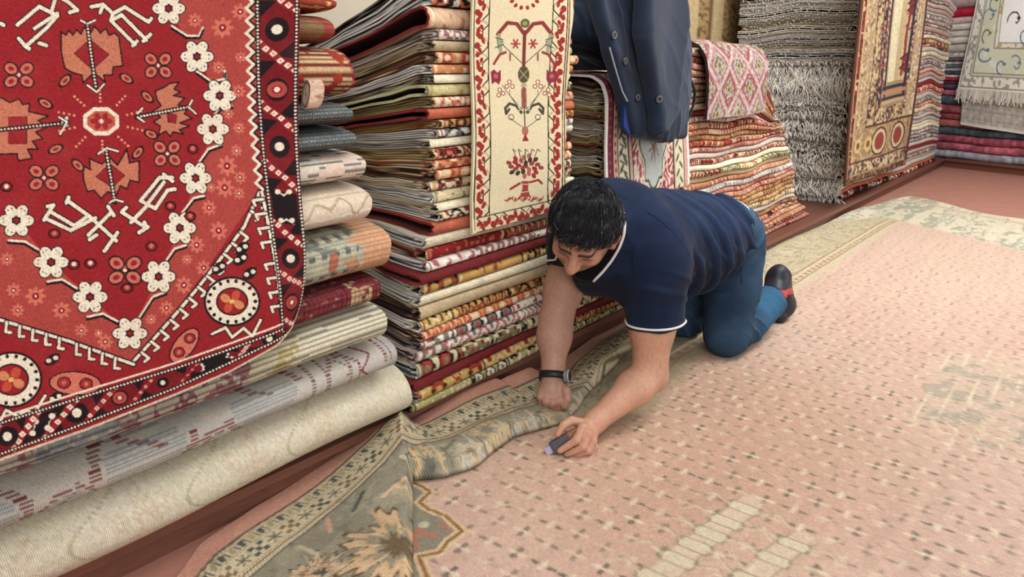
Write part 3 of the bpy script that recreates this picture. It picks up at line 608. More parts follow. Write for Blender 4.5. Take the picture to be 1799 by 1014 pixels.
# centre rosette with rays of dots
o8 = [(173 + 31 * math.cos(a), 213 + 23 * math.sin(a)) for a in np.arange(8) * math.pi / 4 + .4]; cv.poly(o8, S(188, 80, 60)); cv.line(o8, 7, WHT, closed=True)
for k in range(6): a = k * math.pi / 3; cv.ell(173 + 13 * math.cos(a), 213 + 9 * math.sin(a), 7, 5, RD_, a)
cv.ell(173, 213, 4, 4, WHT)
for k in range(10):
    a = k * math.pi / 5 + .3
    for q in (48, 57, 66, 75): cv.ell(173 + q * math.cos(a) * 1.05, 213 + q * math.sin(a) * .72, 2.2, 2.2, S(214, 150, 110))
# white double-bar figures
def bars(P):
    for L in P: cv.line(L, 10.5, BLK)
    for L in P: cv.line(L, 6.5, WHT)
bars([[(28, 44), (66, 12), (98, 28), (78, 50), (42, 82), (30, 68)], [(58, 50), (98, 24)], [(88, 20), (96, -8), (118, 4), (134, 18), (120, 22)], [(42, 82), (48, 86)], [(66, 76), (78, 80)], [(-20, 34), (4, 44)]])
bars([[(160, 12), (182, 8), (176, 22)], [(182, 8), (200, 24), (222, 12), (266, 38)], [(196, 36), (240, 78)], [(200, 24), (196, 36), (216, 26), (262, 70)], [(266, 38), (272, 32)], [(236, 80), (244, 72)], [(256, 72), (270, 60)]])
bars([[(72, 386), (88, 360), (78, 362)], [(84, 372), (124, 396), (148, 378), (112, 352)], [(76, 384), (118, 404), (160, 382)], [(110, 356), (114, 346)], [(148, 378), (196, 422)], [(148, 412), (188, 372)], [(150, 420), (162, 412)], [(182, 362), (192, 378)], [(198, 408), (176, 440)]])
bars([[(240, 352), (276, 312), (300, 312)], [(240, 352), (266, 366), (290, 334), (304, 332)], [(252, 358), (284, 320)], [(284, 306), (300, 318)], [(222, 390), (252, 360)], [(206, 372), (250, 400), (246, 390)], [(206, 372), (214, 364)], [(236, 408), (252, 398)]])
for x, y in ((342, 262), (8, 328), (90, 410), (294, 362), (210, 470), (124, 464), (258, 432), (152, 462), (330, 380), (216, 505)):
    cv.ell(x, y, 11, 9, BLK); cv.ell(x, y, 8, 6.5, RD_); cv.ell(x, y - 1, 4, 4, WHT if x % 3 else SAL)
flower2(212, 474, 30)
# salmon stars scattered over the pale part of the field
r = np.random.default_rng(3)
for x, y, q in [(352, 35, 13), (400, 48, 19), (395, 118, 12), (432, 100, 10), (428, 20, 15), (405, 292, 19), (428, 312, 12), (398, 330, 18), (424, 265, 11), (366, 365, 14), (382, 405, 17), (340, 430, 15), (424, 340, 11), (352, 470, 14), (322, 455, 10), (316, 500, 16), (286, 540, 13), (60, 520, 18), (22, 510, 13), (10, 455, 12), (105, 545, 16), (30, 545, 12), (182, 600, 14), (140, 580, 12), (170, 585, 8), (-40, 440, 16), (-80, 480, 15), (260, 560, 10), (372, 330, 9), (412, 200, 10), (430, 160, 12), (430, 225, 11)]:
    cs = S(206, 104, 84)
    for k in range(4): a = k * math.pi / 4; cv.ell(x, y, q, q * .26, cs, a)
    cv.ell(x, y, q * .35, q * .35, S(150, 30, 36)); cv.ell(x, y, 2, 2, WHT)
# corner pieces framed by the comb line
cv.poly([(462, 335), (500, 575), (233, 655)], RD_); cv.poly([(-160, 500), (0, 562), (233, 636), (233, 660), (0, 745), (-160, 800)], RD_)
def comb(P, step, tooth, d, w=5.5):
    P = np.asarray(P, float); cv.line(P, w + 5, BLK); cv.line(P, w, WHT)
    for a, b in zip(P[:-1], P[1:]):
        L = np.hypot(*(b - a)); t = (b - a) / L; n = np.asarray(d, float)
        for k in range(int(L / step)):
            p = a + t * (k + .5) * step; q = p + n * tooth; e = q + t * 9 - n * 2
            cv.line([p, q, e], 8.5, BLK); cv.line([p, q, e], 5., WHT)
comb([(462, 338), (430, 398), (233, 634)], 25, 17, (.80, .60)); comb([(-160, 508), (0, 562), (122, 600), (233, 640)], 24, 18, (-.05, 1.))
comb([(466, 338), (482, 450), (496, 566)], 25, 19, (-1, .12))
def rosette(x, y, sx, sy):
    cv.ell(x, y, sx + 4, sy + 4, BLK); cv.ell(x, y, sx, sy, WHT)
    for k in range(18): a = k * math.pi / 9; cv.ell(x + (sx - 5) * math.cos(a), y + (sy - 4) * math.sin(a), 3.6, 3., BLK, a)
    cv.ell(x, y, sx * .62, sy * .62, BLK); cv.ell(x, y, sx * .56, sy * .56, RD_)
    for k in range(4): a = k * math.pi / 2 + .5; cv.ell(x + sx * .3 * math.cos(a), y + sy * .3 * math.sin(a), sx * .2, sy * .18, S(196, 70, 50) if k % 2 else S(206, 130, 80), a)
    cv.ell(x, y, 5, 4, S(210, 180, 90))
rosette(403, 529, 47, 40); rosette(22, 668, 50, 46); rosette(-110, 640, 50, 46)
def pod(x, y, a, L, W):
    cv.ell(x, y, L, W, BLK, a); cv.ell(x, y, L - 2.5, W - 2.5, S(206, 106, 84), a)
    for q in (-.42, .42): cx_, cy_ = x + q * L * math.cos(a), y + q * L * math.sin(a); cv.ell(cx_, cy_, W * .55, W * .5, BLK); cv.ell(cx_, cy_, W * .45, W * .4, S(170, 34, 40)); cv.ell(cx_, cy_, 4, 4, SAL)
pod(320, 606, -.95, 36, 19); pod(133, 674, .05, 46, 22)
for P in ([(368, 586), (392, 575), (404, 592), (424, 576), (440, 590), (454, 562)], [(28, 735), (52, 722), (62, 730), (82, 696)], [(4, 742), (14, 722), (38, 734)]): cv.line(P, 9, BLK); cv.line(P, 5, WHT)
for x, y in ((420, 455), (92, 632), (380, 470), (436, 480), (100, 700), (424, 436)): cv.ell(x, y, 15, 9, BLK, -.6); cv.ell(x - 6, y + 2, 4.5, 4, WHT); cv.ell(x + 6, y - 3, 4.5, 4, WHT)
# side and bottom borders
def border(In, Out, n, corner=False):
    """In/Out: polylines of the band's inner and outer edges"""
    t = np.linspace(0, 1, 200); f = lambda P: np.stack([np.interp(t, np.linspace(0, 1, len(P)), np.asarray(P, float)[:, k]) for k in (0, 1)], -1)
    I, O = f(In), f(Out); cv.poly(np.concatenate([I, O[::-1]]), DRD); at = lambda u, v: I[int(np.clip(u, 0, 1) * 199)] * (1 - v) + O[int(np.clip(u, 0, 1) * 199)] * v
    st = 1. / n
    for k in range(n):
        u = k * st; c = at(u + st * .5, .5); w = np.hypot(*(at(u, 0) - at(u, 1)))
        a = math.atan2(*(at(u + st, .5) - at(u, .5))[::-1])
        for ty in ((0, 1) if True else ()):
            cv.poly([at(u + st * .02, .06), at(u + st * .30, .06), at(u + st * .05, .5)], BLK); cv.poly([at(u + st * .98, .94), at(u + st * .70, .94), at(u + st * .95, .5)], BLK)
        if k % 2 == 0: cv.ell(*c, w * .34, w * .30, BLK, a); cv.ell(*c, w * .14, w * .14, WHT)
        elif k % 4 == 1:
            cv.poly([at(u + st * .22, .1), at(u + st * .75, .1), at(u + st * .8, .9), at(u + st * .3, .9)], BLK)
            for q in (-.2, .2):
                p = at(u + st * (.5 + q * .9), .5); e1 = at(u + st * (.5 + q * 1.5), .22); e2 = at(u + st * (.5 + q * 1.5), .78); cv.poly([p, e1, at(u + st * (.5 + q * 1.1), .5), e2], WHT); cv.ell(*at(u + st * (.5 + q * 1.2), .32), w * .09, w * .08, WHT); cv.ell(*at(u + st * (.5 + q * 1.2), .68), w * .09, w * .08, WHT)
        else: cv.ell(*c, w * .34, w * .3, BLK, a); cv.ell(*c, w * .27, w * .24, S(176, 66, 58)); cv.ell(*c, w * .15, w * .12, RD_); cv.ell(*c, w * .08, w * .08, WHT)
        d = [at(u + st * (.72 + .5 * v), v) for v in np.linspace(.02, .98, 6)]                     # slanting chain of white lozenges
        cv.line(d, w * .2, RD_)
        for p in d: cv.poly([p + [-w * .11, 0], p + [0, -w * .1], p + [w * .11, 0], p + [0, w * .1]], WHT); cv.ell(*p, 1.6, 1.6, S(190, 90, 80))
SI = [(447, -140), (454, 0), (468, 210), (482, 418), (498, 585)]; SO = [(508, -140), (516, 0), (525, 210), (535, 418), (540, 560)]
BI = [(498, 578), (303, 648), (151, 697), (0, 747), (-160, 800)]; BO = [(538, 572), (303, 684), (121, 757), (0, 802), (-160, 862)]
cv.poly([(SO[0][0] + 40, -140)] + SO[::-1][::-1] + [(560, 590)], S(140, 26, 34)) if False else None
cv.poly([(508, -140), (560, -140), (560, 580), (538, 572), (535, 418), (525, 210)], S(150, 28, 36))
cv.poly([(540, 565), (560, 600), (300, 720), (0, 840), (-160, 900), (-160, 850), (0, 795), (121, 750), (303, 680)], S(150, 28, 36))
border(SI, SO, 8); border(BI, BO, 9)
for L in (SI, SO, BI, BO):
    cv.line(L, 7, BLK); cv.dots(L, 6.2, 2.0, WHT)
L2 = np.asarray(SO) + [13, 0]; cv.line(np.asarray(BI) - [3, 9], 3.5, WHT)
z0 = np.array([(443, -140 + k * 11 + 0.) for k in range(44)]); z0[:, 0] = 436 + (z0[:, 1] * .062) + np.where(np.arange(44) % 2, 11, 0); cv.line(z0 + [3, 0], 7, BLK); cv.line(z0, 5, WHT)
cv.speckle(.055, 5, 2); cv.speckle(.045, 6)
# worn, paler patches
yy, xx = np.meshgrid(np.arange(cv.h), np.arange(cv.w), indexing='ij'); wr = np.clip(fbm(xx / 90., yy / 60., 31) - .1, 0, 1)[..., None]; cv.a = cv.a * (1 - .22 * wr) + np.asarray(S(196, 96, 80)) * .22 * wr

nu, nv = 470, 640
ang = math.radians(-9.); RN = np.array([math.sin(math.radians(9.)), -math.cos(math.radians(9.)), 0.]); RP = on_y(545, 540, 1.175)
RN = np.array([.15, -.985, .03])
ub = np.array([(-160, 872), (0, 814), (150, 760), (303, 698), (400, 656), (484, 609), (520, 578), (541, 548)], float)
P = np.empty((nu, nv, 3)); PX = np.empty((nu, nv)); PYc = np.empty((nu, nv))
for i, s in enumerate(np.linspace(0, 1, nu)):
    for_x = -160 + s * (541 + 160); yb = np.interp(for_x, ub[:, 0], ub[:, 1]); y = np.linspace(-130, yb, nv)
    xr = np.interp(y, [-130, 0, 200, 400, 548], [516, 521, 529, 537, 541]); PX[i] = -160 + s * (xr + 160); PYc[i] = y
G = FWD[None, None] * F_PX + RT[None, None] * (PX - CX)[..., None] + UPC[None, None] * (CY - PYc)[..., None]
P = EYEP + G * (np.dot(RP - EYEP, RN) / (G @ RN))[..., None]
C = cv.sample(PX, PYc); C[:, -4:] = np.array(S(206, 190, 160)) * np.random.default_rng(2).uniform(.75, 1.1, (nu, 4, 1))
# gentle billows; the free corner turns back
hgt = P[..., 2]; bl = .010 * np.sin(P[..., 0] * 11 + hgt * 3) * np.clip((hgt - .4) * 2, 0, 1) + .006 * np.sin(hgt * 9 + P[..., 0] * 4)
cr = np.clip((PX - 470) / 72, 0, 1) ** 2 * np.clip((PYc - 430) / 120, 0, 1) ** 2; P = P + RN * (bl - .03 * cr)[..., None]
o = hanging('hanging_carpet', P, C, RN, .009, M_KNOT, S(176, 130, 110), S(120, 50, 48)); tag(o, 'large red carpet with white flower chains draped over the left-hand pile', 'carpet')
RCH = (PX, PYc, P)

# ---- cream runner with red vases in front of the main stack
cw = Canvas(815, 1020, -130, 425, .4, S(218, 203, 163))
RED2, CR2, OL, PLUM = S(158, 42, 40), S(226, 212, 176), S(58, 54, 36), S(138, 46, 62)
def strip(xa, ya, xb, yb, wA, wB, flip=1):
    """ornamental band along a side: white ground, green zigzag frame, red flames"""
    n = 9; L = math.hypot(xb - xa, yb - ya)
    cw.line([(xa, ya), (xb, yb)], wA, S(222, 204, 162)); P_ = lambda t, v: (xa + (xb - xa) * t + (0 if abs(yb - ya) > abs(xb - xa) else 0) + (v * wA / 2 * flip if abs(yb - ya) > abs(xb - xa) else 0), ya + (yb - ya) * t + (0 if abs(yb - ya) > abs(xb - xa) else v * wA / 2 * flip))
    m_ = max(3, int(round(L / 58)))
    for k in range(m_):
        t0 = k / m_; d = 1 / m_
        zz_ = [P_(t0 + d * q, v) for q, v in ((0, .95), (.16, .25), (.34, .25), (.5, .95), (.66, .95), (.84, .2), (1, .95))]
        cw.line(zz_, 2.2, OL); cw.line([(a + 1.4 * flip, b + 1.2) for a, b in zz_], 1.2, CR2)
        for q, v, rx, ry in ((.2, -.35, 3.2, 9), (.34, -.1, 4.5, 5), (.46, .3, 3, 7), (.62, -.45, 5, 6), (.74, -.15, 3, 8), (.9, -.4, 4, 5), (.06, .1, 3, 5)):
            cx_, cy_ = P_(t0 + d * q, v); cw.ell(cx_, cy_, rx, ry, RED2, .5 * math.sin(k * 3 + q * 20))
        for q in (.1, .3, .55, .8): a_ = P_(t0 + d * q, -.6); b_ = P_(t0 + d * (q + .09), .1); cw.line([a_, b_], 1.6, RED2)
    for v in (-1.02, 1.02): cw.line([P_(0, v), P_(1, v)], 1.8, OL)
strip(847, -130, 846, 392, 27, 27, 1); strip(987, -130, 972, 370, 25, 22, -1); strip(838, 396, 975, 362, 24, 22, -1)
cw.line([(832, -130), (830, 402)], 4, CR2); cw.line([(830, 402), (985, 362)], 0.1, CR2)
cw.line([(829.5, -130), (828, 410)], 2.4, S(90, 96, 70)); cw.line([(1003, -130), (989, 360)], 2.2, S(120, 80, 60)); cw.line([(835.5, -130), (834, 404)], 1.5, S(80, 84, 58))
cx0 = 922.
def both(fn):
    for sg in (-1, 1): fn(lambda dx, y: (cx0 + sg * dx + (0 if y > 0 else 0), y))
both(lambda q: (cw.line([q(2, 58), q(14, 42), q(30, 40), q(46, 60)], 6.5, S(140, 52, 50)), cw.line([q(38, 74), q(46, 66), q(44, 84), q(40, 80)], 4, S(110, 120, 90)), cw.line([q(44, 62), q(40, 92)], 6, S(150, 156, 128)), cw.line([q(36, 78), q(50, 84)], 1.6, OL), cw.line([q(36, 70), q(50, 66)], 1.4, OL),
                cw.line([q(38, 78), q(2, 112)], 1.3, OL), cw.line([q(30, 94), q(44, 104), q(54, 116)] if False else [q(32, 92), q(42, 96), q(52, 112)], 4.5, S(150, 56, 52)),
                [cw.line([q(15 + 7 * math.cos(a), 77 + 8 * math.sin(a)), q(15 - 7 * math.cos(a), 77 - 8 * math.sin(a))], 3, S(164, 58, 56)) for a in (0, 1.05, 2.1)], cw.ell(*q(24, 100), 2, 8, S(150, 100, 80)),
                cw.poly([q(40, 122), q(46, 128), q(52, 122), q(58, 126), q(57, 148), q(50, 144), q(44, 149), q(40, 140)], PLUM), cw.ell(*q(49, 134), 4, 4, S(190, 90, 90)),
                [cw.ell(*q(25 + dx, 152 + dy), 4.2, 4.2, S(150, 70, 64)) or cw.ell(*q(25 + dx, 152 + dy), 2.6, 2.6, CR2) for dx, dy in ((0, -8), (-5, 0), (5, 0), (12, 12), (18, 6), (20, 15))], cw.line([q(25, 158), q(25, 168), q(4, 192)], 1.1, OL), cw.line([q(38, 150), q(22, 172), q(4, 200)], 1.1, OL),
                cw.line([q(6, 198), q(14, 186), q(26, 182), q(34, 190), q(33, 200), q(27, 192)], 4.5, S(74, 66, 58)), cw.line([q(0, 226), q(18, 214), q(26, 208)], 1.2, OL), [cw.line([q(24 + 5 * math.cos(a), 206 + 5 * math.sin(a)), q(24 + 5 * math.cos(a + .8), 206 + 5 * math.sin(a + .8))], 1.2, OL) for a in np.arange(8) * .785],
                cw.line([q(10, 172), q(9, 194)], 3, S(206, 196, 170)), cw.line([q(1, 198), q(12, 190)], 1.4, OL)))
cw.ell(922, 41, 8, 8, S(90, 96, 50)); cw.ell(922, 41, 4, 4, S(150, 150, 90)); cw.line([(922, 56), (922, 120)], 6, S(140, 52, 56)); cw.line([(922, 56), (922, 120)], 1.2, OL)
cw.ell(922, 131, 10, 15, S(84, 76, 52)); cw.line([(914, 122), (930, 140)], 1.6, S(160, 150, 110)); cw.line([(930, 122), (914, 140)], 1.6, S(160, 150, 110)); cw.ell(922, 150, 5, 5, S(170, 160, 120)); cw.line([(922, 156), (922, 188)], 6, S(150, 70, 60)); cw.line([(918, 156), (918, 192)], 1.2, OL); cw.line([(926, 156), (926, 192)], 1.2, OL)
cw.line([(922, 190), (922, 228)], 1.6, OL); cw.ell(922, 230, 6, 8, S(176, 100, 84)); cw.poly([(922, 234), (928, 248), (916, 248)], RED2)
for k in range(26):                                                 # bouquet in a footed vase
    a = k * 2.4; q = (k / 26) ** .5; cw.ell(921 + 31 * q * math.cos(a), 292 + 20 * q * math.sin(a), 5, 3.6, [RED2, S(150, 60, 60), OL, S(176, 90, 80)][k % 4], a)
for dx in (-22, -12, 0, 12, 22): cw.line([(921 + dx * .6, 284), (921 + dx, 262)], 1.4, RED2 if dx % 4 else OL); cw.line([(921 + dx, 262), (921 + dx + 5, 266)], 1.4, OL)
cw.poly([(914, 318), (928, 318), (926, 330), (930, 346), (912, 346), (917, 330)], S(166, 60, 54)); cw.line([(916, 324), (927, 324)], 1.2, CR2); cw.line([(915, 338), (928, 336)], 1.2, CR2); cw.line([(912, 322), (896, 332)], 4, RED2); cw.line([(930, 320), (944, 316), (950, 322)], 4, RED2)
rr = np.random.default_rng(8)
for k in range(30): cw.line([(886 + k * 2.2, 352 + 2 * math.sin(k)), (888 + k * 2.2 + rr.uniform(-1, 2), 346 + rr.uniform(-2, 6))], 1.5, RED2)
for k in range(14): a = k * .45; cw.ell(920 + 24 * math.cos(a), -6 + 20 * math.sin(a), 4, 3, RED2, a)
cw.speckle(.03, 9, 2); cw.speckle(.025, 10)
nu, nv = 330, 560
sx = np.linspace(0, 1, nu)[:, None]; ty = np.linspace(0, 1, nv)[None]
yb = 412 - 48 * sx; PYc = -125 + ty * (yb + 125); xl = 831 - .006 * np.maximum(PYc, 0) + 0 * sx; xrr = np.interp(PYc, [-125, 0, 330, 412], [1010, 1005, 990, 986]); PX = xl + sx * (xrr - xl)
PX = PX + 1.6 * np.sin(PYc / 16.) * (sx > .96)
G = FWD * F_PX + RT * (PX - CX)[..., None] + UPC * (CY - PYc)[..., None]; P = EYEP + G * (1.252 / G[..., 1])[..., None]
P[..., 1] += .004 * np.sin(P[..., 2] * 13 + P[..., 0] * 5) - .006 * np.clip((.62 - P[..., 2]) / .1, 0, 1)
o = hanging('hanging_runner', P, cw.sample(PX, PYc), (0, -1, 0), .006, M_FLAT, S(196, 184, 140), S(190, 176, 130)); tag(o, 'cream runner with red border and plant motifs hanging down the main stack', 'rug')
# ================================================================== the big faded pink rug on the floor, its border tucked into a fold along the plinth
EDGE = np.array([(.45, 1.13), (.53, 1.205), (.56, 1.262), (.64, 1.305), (.75, 1.328), (.87, 1.338), (1.06, 1.352), (1.17, 1.352), (1.28, 1.335), (1.45, 1.300), (1.60, 1.275), (1.72, 1.262), (1.80, 1.235), (1.92, 1.275), (2.2, 1.315), (3.0, 1.30), (3.9, 1.285), (5.0, 1.262), (5.6, 1.215), (5.91, 1.170), (6.3, 1.10)])
LIP = np.array([(.60, .655), (.70, .765), (.838, .912), (.935, 1.008), (1.08, 1.152), (1.13, 1.10), (1.218, 1.067), (1.31, 1.083), (1.402, 1.088), (1.48, 1.058), (1.552, 1.031), (1.63, 1.045), (1.718, 1.073), (1.95, 1.118), (2.197, 1.165), (2.45, 1.195), (2.75, 1.235), (3.1, 1.31)])
def lip_sd(X, Y):
    """signed distance to the fold's lip, positive on the side of the folded-over border; also the outward normal and how far along"""
    best = np.full(X.shape, 1e9); nx = np.zeros(X.shape); ny = np.zeros(X.shape); along = np.zeros(X.shape); qx = np.zeros(X.shape); qy = np.zeros(X.shape)
    for k in range(len(LIP) - 1):
        a, b = LIP[k], LIP[k + 1]; d = b - a; t = np.clip(((X - a[0]) * d[0] + (Y - a[1]) * d[1]) / (d @ d), 0, 1); px, py = a[0] + t * d[0], a[1] + t * d[1]; D = np.hypot(X - px, Y - py); m = D < best
        best[m] = D[m]; L = np.hypot(*d); nx[m] = d[1] / L; ny[m] = -d[0] / L; along[m] = k + t[m]; qx[m] = px[m]; qy[m] = py[m]
    poly = np.concatenate([LIP, [(3.1, 3.), (-1, 3.), (-1, .655)]]); ins = np.zeros(X.shape, bool)
    for k in range(len(poly)):
        (xa, ya), (xb, yb) = poly[k], poly[(k + 1) % len(poly)]
        if ya == yb: continue
        ins ^= ((ya > Y) != (yb > Y)) & (X < (xb - xa) * (Y - ya) / (yb - ya) + xa)
    return np.where(ins, best, -best), nx, ny, along, qx, qy
def yedge(X): return np.interp(X, EDGE[:, 0], EDGE[:, 1])
# --- colours of the border lying on top of the fold: chart (x, distance from the selvedge)
PINK, CRM, GRN, DKG, PCH, OCH = S(206, 146, 124), S(208, 194, 158), S(146, 140, 118), S(90, 92, 82), S(214, 178, 138), S(160, 116, 72)
co_ = Canvas(.40, 3.2, -.02, .75, .0022, GRN); r = np.random.default_rng(21)
YY, XX = np.meshgrid(co_.y0 + (np.arange(co_.h) + .5) * co_.res, co_.x0 + (np.arange(co_.w) + .5) * co_.res, indexing='ij')
co_.a[fbm(XX * 14, YY * 26, 3) > .25] = S(160, 152, 128); co_.a[fbm(XX * 11, YY * 20, 9) > .5] = S(122, 120, 106); co_.a[fbm(XX * 16, YY * 30, 19) > .45] = S(176, 166, 132)
def palmette(cv_, x, y, s, cols, rot=0., sq=1.):
    """big serrated leaf flower"""
    for q, c in ((1., cols[0]), (.9, cols[1]), (.62, cols[2]), (.5, cols[3]), (.28, cols[0])):
        a = np.linspace(0, 2 * math.pi, 90); rr = s * q * (.72 + .18 * np.cos(a * 7) + .12 * np.sign(np.sin(a * 19))); cv_.poly(np.stack([x + rr * np.cos(a + rot), y + sq * rr * np.sin(a + rot)], -1), c)
    for k in range(9): a = rot + k * .7; cv_.line([(x + s * .3 * math.cos(a), y + sq * s * .3 * math.sin(a)), (x + s * .95 * math.cos(a + .12), y + sq * s * .95 * math.sin(a + .12))], s * .045, cols[2 + k % 2])
for k, x in enumerate(np.arange(.55, 3.2, .30)):
    palmette(co_, x, .36 + .03 * math.sin(k), .135, (S(110, 92, 66), PCH, S(204, 168, 122), S(150, 140, 112)), k * .8)
    palmette(co_, x + .17, .50 if k % 2 else .30, .075, (DKG, S(206, 186, 150), S(176, 130, 100), PCH), k * 1.3)
    for q in range(14):
        a = q * .45; co_.line([(x + .15 * math.cos(a), .37 + .15 * math.sin(a)), (x + .21 * math.cos(a + .2), .37 + .19 * math.sin(a + .2))], .010, [PCH, S(196, 186, 150), S(206, 160, 130), DKG][q % 4])
for k, x in enumerate(np.arange(1.12, 2.0, .105)):
    y_ = .235 + .03 * math.sin(k * 2.1); palmette(co_, x, y_, .052 if k % 2 else .066, [(DKG, S(206, 170, 110), S(214, 180, 140), S(140, 132, 112)), (S(110, 104, 84), S(190, 196, 180), S(150, 160, 156), PCH)][k % 2], k * 1.1)
    for q in range(5): co_.line([(x + .05 + .014 * q, .19 + .02 * q), (x + .03 + .014 * q, .24 + .02 * q)], .006, [S(206, 196, 160), DKG, S(200, 150, 124)][q % 3])
co_.poly([(.3, -.03), (3.3, -.03), (3.3, .058), (.3, .058)], PINK); co_.poly([(.3, .058), (3.3, .058), (3.3, .172), (.3, .172)], CRM)
for v, w, c in ((.058, .006, S(96, 92, 80)), (.066, .004, S(190, 160, 120)), (.098, .003, S(170, 140, 100)), (.148, .003, S(176, 140, 104)), (.156, .0035, S(126, 104, 76)), (.164, .003, S(200, 150, 120)), (.172, .005, S(96, 96, 84))): co_.line([(.3, v), (3.3, v)], w, c)
for k, x in enumerate(np.arange(.45, 3.2, .026)):
    co_.poly([(x, .070), (x + .015, .070), (x + .012, .092), (x + .003, .092)], DKG if k % 2 else S(170, 156, 116)); co_.line([(x + .018, .072), (x + .022, .092)], .004, S(110, 104, 84))
for k, x in enumerate(np.arange(.45, 3.2, .085)):
    for dx, dy in ((-.012, -.012), (.012, -.012), (-.012, .012), (.012, .012), (0, 0)): co_.poly([(x + dx - .006, .123 + dy - .006), (x + dx + .006, .123 + dy - .006), (x + dx + .006, .123 + dy + .006), (x + dx - .006, .123 + dy + .006)], DKG if k % 2 else S(140, 112, 80))
    for a in range(6): co_.line([(x + .043, .123), (x + .043 + .018 * math.cos(a * 1.05), .123 + .018 * math.sin(a * 1.05))], .0035, S(116, 108, 88))
co_.a[(YY > .05) & (vnoise(XX * 60, YY * 45, 44) > .62)] *= .9
lt_ = (smoothstep(1.05, 1.2, XX) * smoothstep(.16, .20, YY) * .38)[..., None]; co_.a = co_.a * (1 - lt_) + S(196, 184, 152) * lt_
co_.a[:, :] *= (1 + .05 * fbm(XX * 9, YY * 9, 8))[..., None]; blu = smoothstep(2.0, 2.5, XX)[..., None] * .45; co_.a = co_.a * (1 - blu) + S(104, 124, 126) * co_.a / .55 * blu; co_.speckle(.05, 3)
# --- colours of the rest: chart in floor metres
cf = Canvas(.40, 6.5, -1.3, 1.40, .0033, S(216, 180, 160)); YY, XX = np.meshgrid(cf.y0 + (np.arange(cf.h) + .5) * cf.res, cf.x0 + (np.arange(cf.w) + .5) * cf.res, indexing='ij')
big = fbm(XX * 1.6, YY * 2.2, 5)[..., None]; cf.a = cf.a * (1 + .05 * big); pk = np.clip(fbm(XX * 2.6, YY * 5, 12) + .15, 0, 1)[..., None]; cf.a = cf.a * (1 - .35 * pk) + S(208, 156, 140) * .35 * pk
tn = np.clip(smoothstep(.95, .3, np.hypot(XX - 1.75, (YY - .72) * 1.3)), 0, 1)[..., None]; cf.a = cf.a * (1 - .5 * tn) + S(200, 154, 122) * .5 * tn
pl = (smoothstep(2.6, 4.6, XX) * .55)[..., None]; cf.a = cf.a * (1 - pl) + S(222, 192, 172) * pl
band = vnoise(XX * 2.0, YY * 60, 2)[..., None]; cf.a *= 1 + .025 * band
GY, CM = S(116, 106, 92), S(232, 214, 180); r = np.random.default_rng(5)
i = 0
for ix, x in enumerate(np.arange(.9, 6.3, .062)):
    for iy, y in enumerate(np.arange(-1.2, 1.26, .066)):
        yy, xx = y + (.033 if ix % 2 else 0), x + .004 * r.normal(); fa = float(np.interp(xx, [1., 2.4, 3.6, 5.], [.95, .8, .6, .35])) * r.uniform(.45, 1.); ty = (ix + iy * 2 + int(r.random() < .25)) % 3
        if ty == 0: cf.ell(xx - .012, yy, .009, .0065, GY, 0, fa); cf.ell(xx + .012, yy, .009, .0065, GY, 0, fa); cf.ell(xx, yy - .013, .0055, .012, CM, 0, fa); cf.ell(xx, yy + .013, .0055, .012, CM, 0, fa)
        elif ty == 1: cf.ell(xx, yy - .017, .0048, .014, GY, 0, fa); cf.ell(xx, yy + .017, .0048, .014, GY, 0, fa); cf.ell(xx - .010, yy, .008, .005, CM, 0, fa); cf.ell(xx + .010, yy, .008, .005, CM, 0, fa); cf.ell(xx, yy, .004, .012, CM, 0, fa)
        else: cf.ell(xx, yy, .0045, .022, CM, 0, fa * .8); cf.ell(xx - .011, yy + .004, .008, .005, CM, 0, fa * .8); cf.ell(xx + .012, yy - .006, .007, .005, GY, 0, fa * .7); cf.ell(xx, yy - .018, .004, .009, GY, 0, fa * .6)
def G_(L): return [tuple(on_z(px, py)[:2]) for px, py in L]
# grey-green end border behind the stepped ochre line
zz_ = [(1.13, 1.16), (1.085, 1.09), (1.115, 1.05), (1.062, 1.046), (1.058, .985), (1.035, .905), (.985, .932), (.950, .925), (.918, .955), (.890, .925), (.80, .78), (.70, .70)]
zz_ = G_([(716, 850), (738, 858), (756, 870), (737, 888), (752, 900), (783, 912), (812, 940), (787, 958), (773, 977), (736, 984), (748, 1014), (770, 1060), (740, 1100)])
poly = list(zz_) + [(.5, .5), (.5, 1.4), (1.1, 1.3)]
cf.poly(poly, GRN); m_ = cf.win(.4, 1.3, .4, 1.35); A_ = cf.a[m_[0], m_[1]]; ing = (np.abs(A_ - GRN).sum(-1) < .01); A_[ing & (fbm(m_[2] * 26, m_[3] * 26, 3) > .2)] = S(150, 142, 116); A_[ing & (fbm(m_[2] * 30, m_[3] * 22, 13) > .45)] = S(176, 130, 104)
cf.line(G_([(722, 950), (738, 935), (752, 950), (770, 945)]), .010, S(190, 120, 96)); cf.line(G_([(712, 985), (735, 970), (728, 950), (742, 940)]), .009, S(190, 120, 96)); cf.ell(*G_([(745, 928)])[0], .012, .012, CRM)
cf.line(zz_, .024, S(226, 196, 150)); cf.line(zz_, .013, S(206, 168, 124)); cf.line(zz_, .006, S(150, 104, 60))
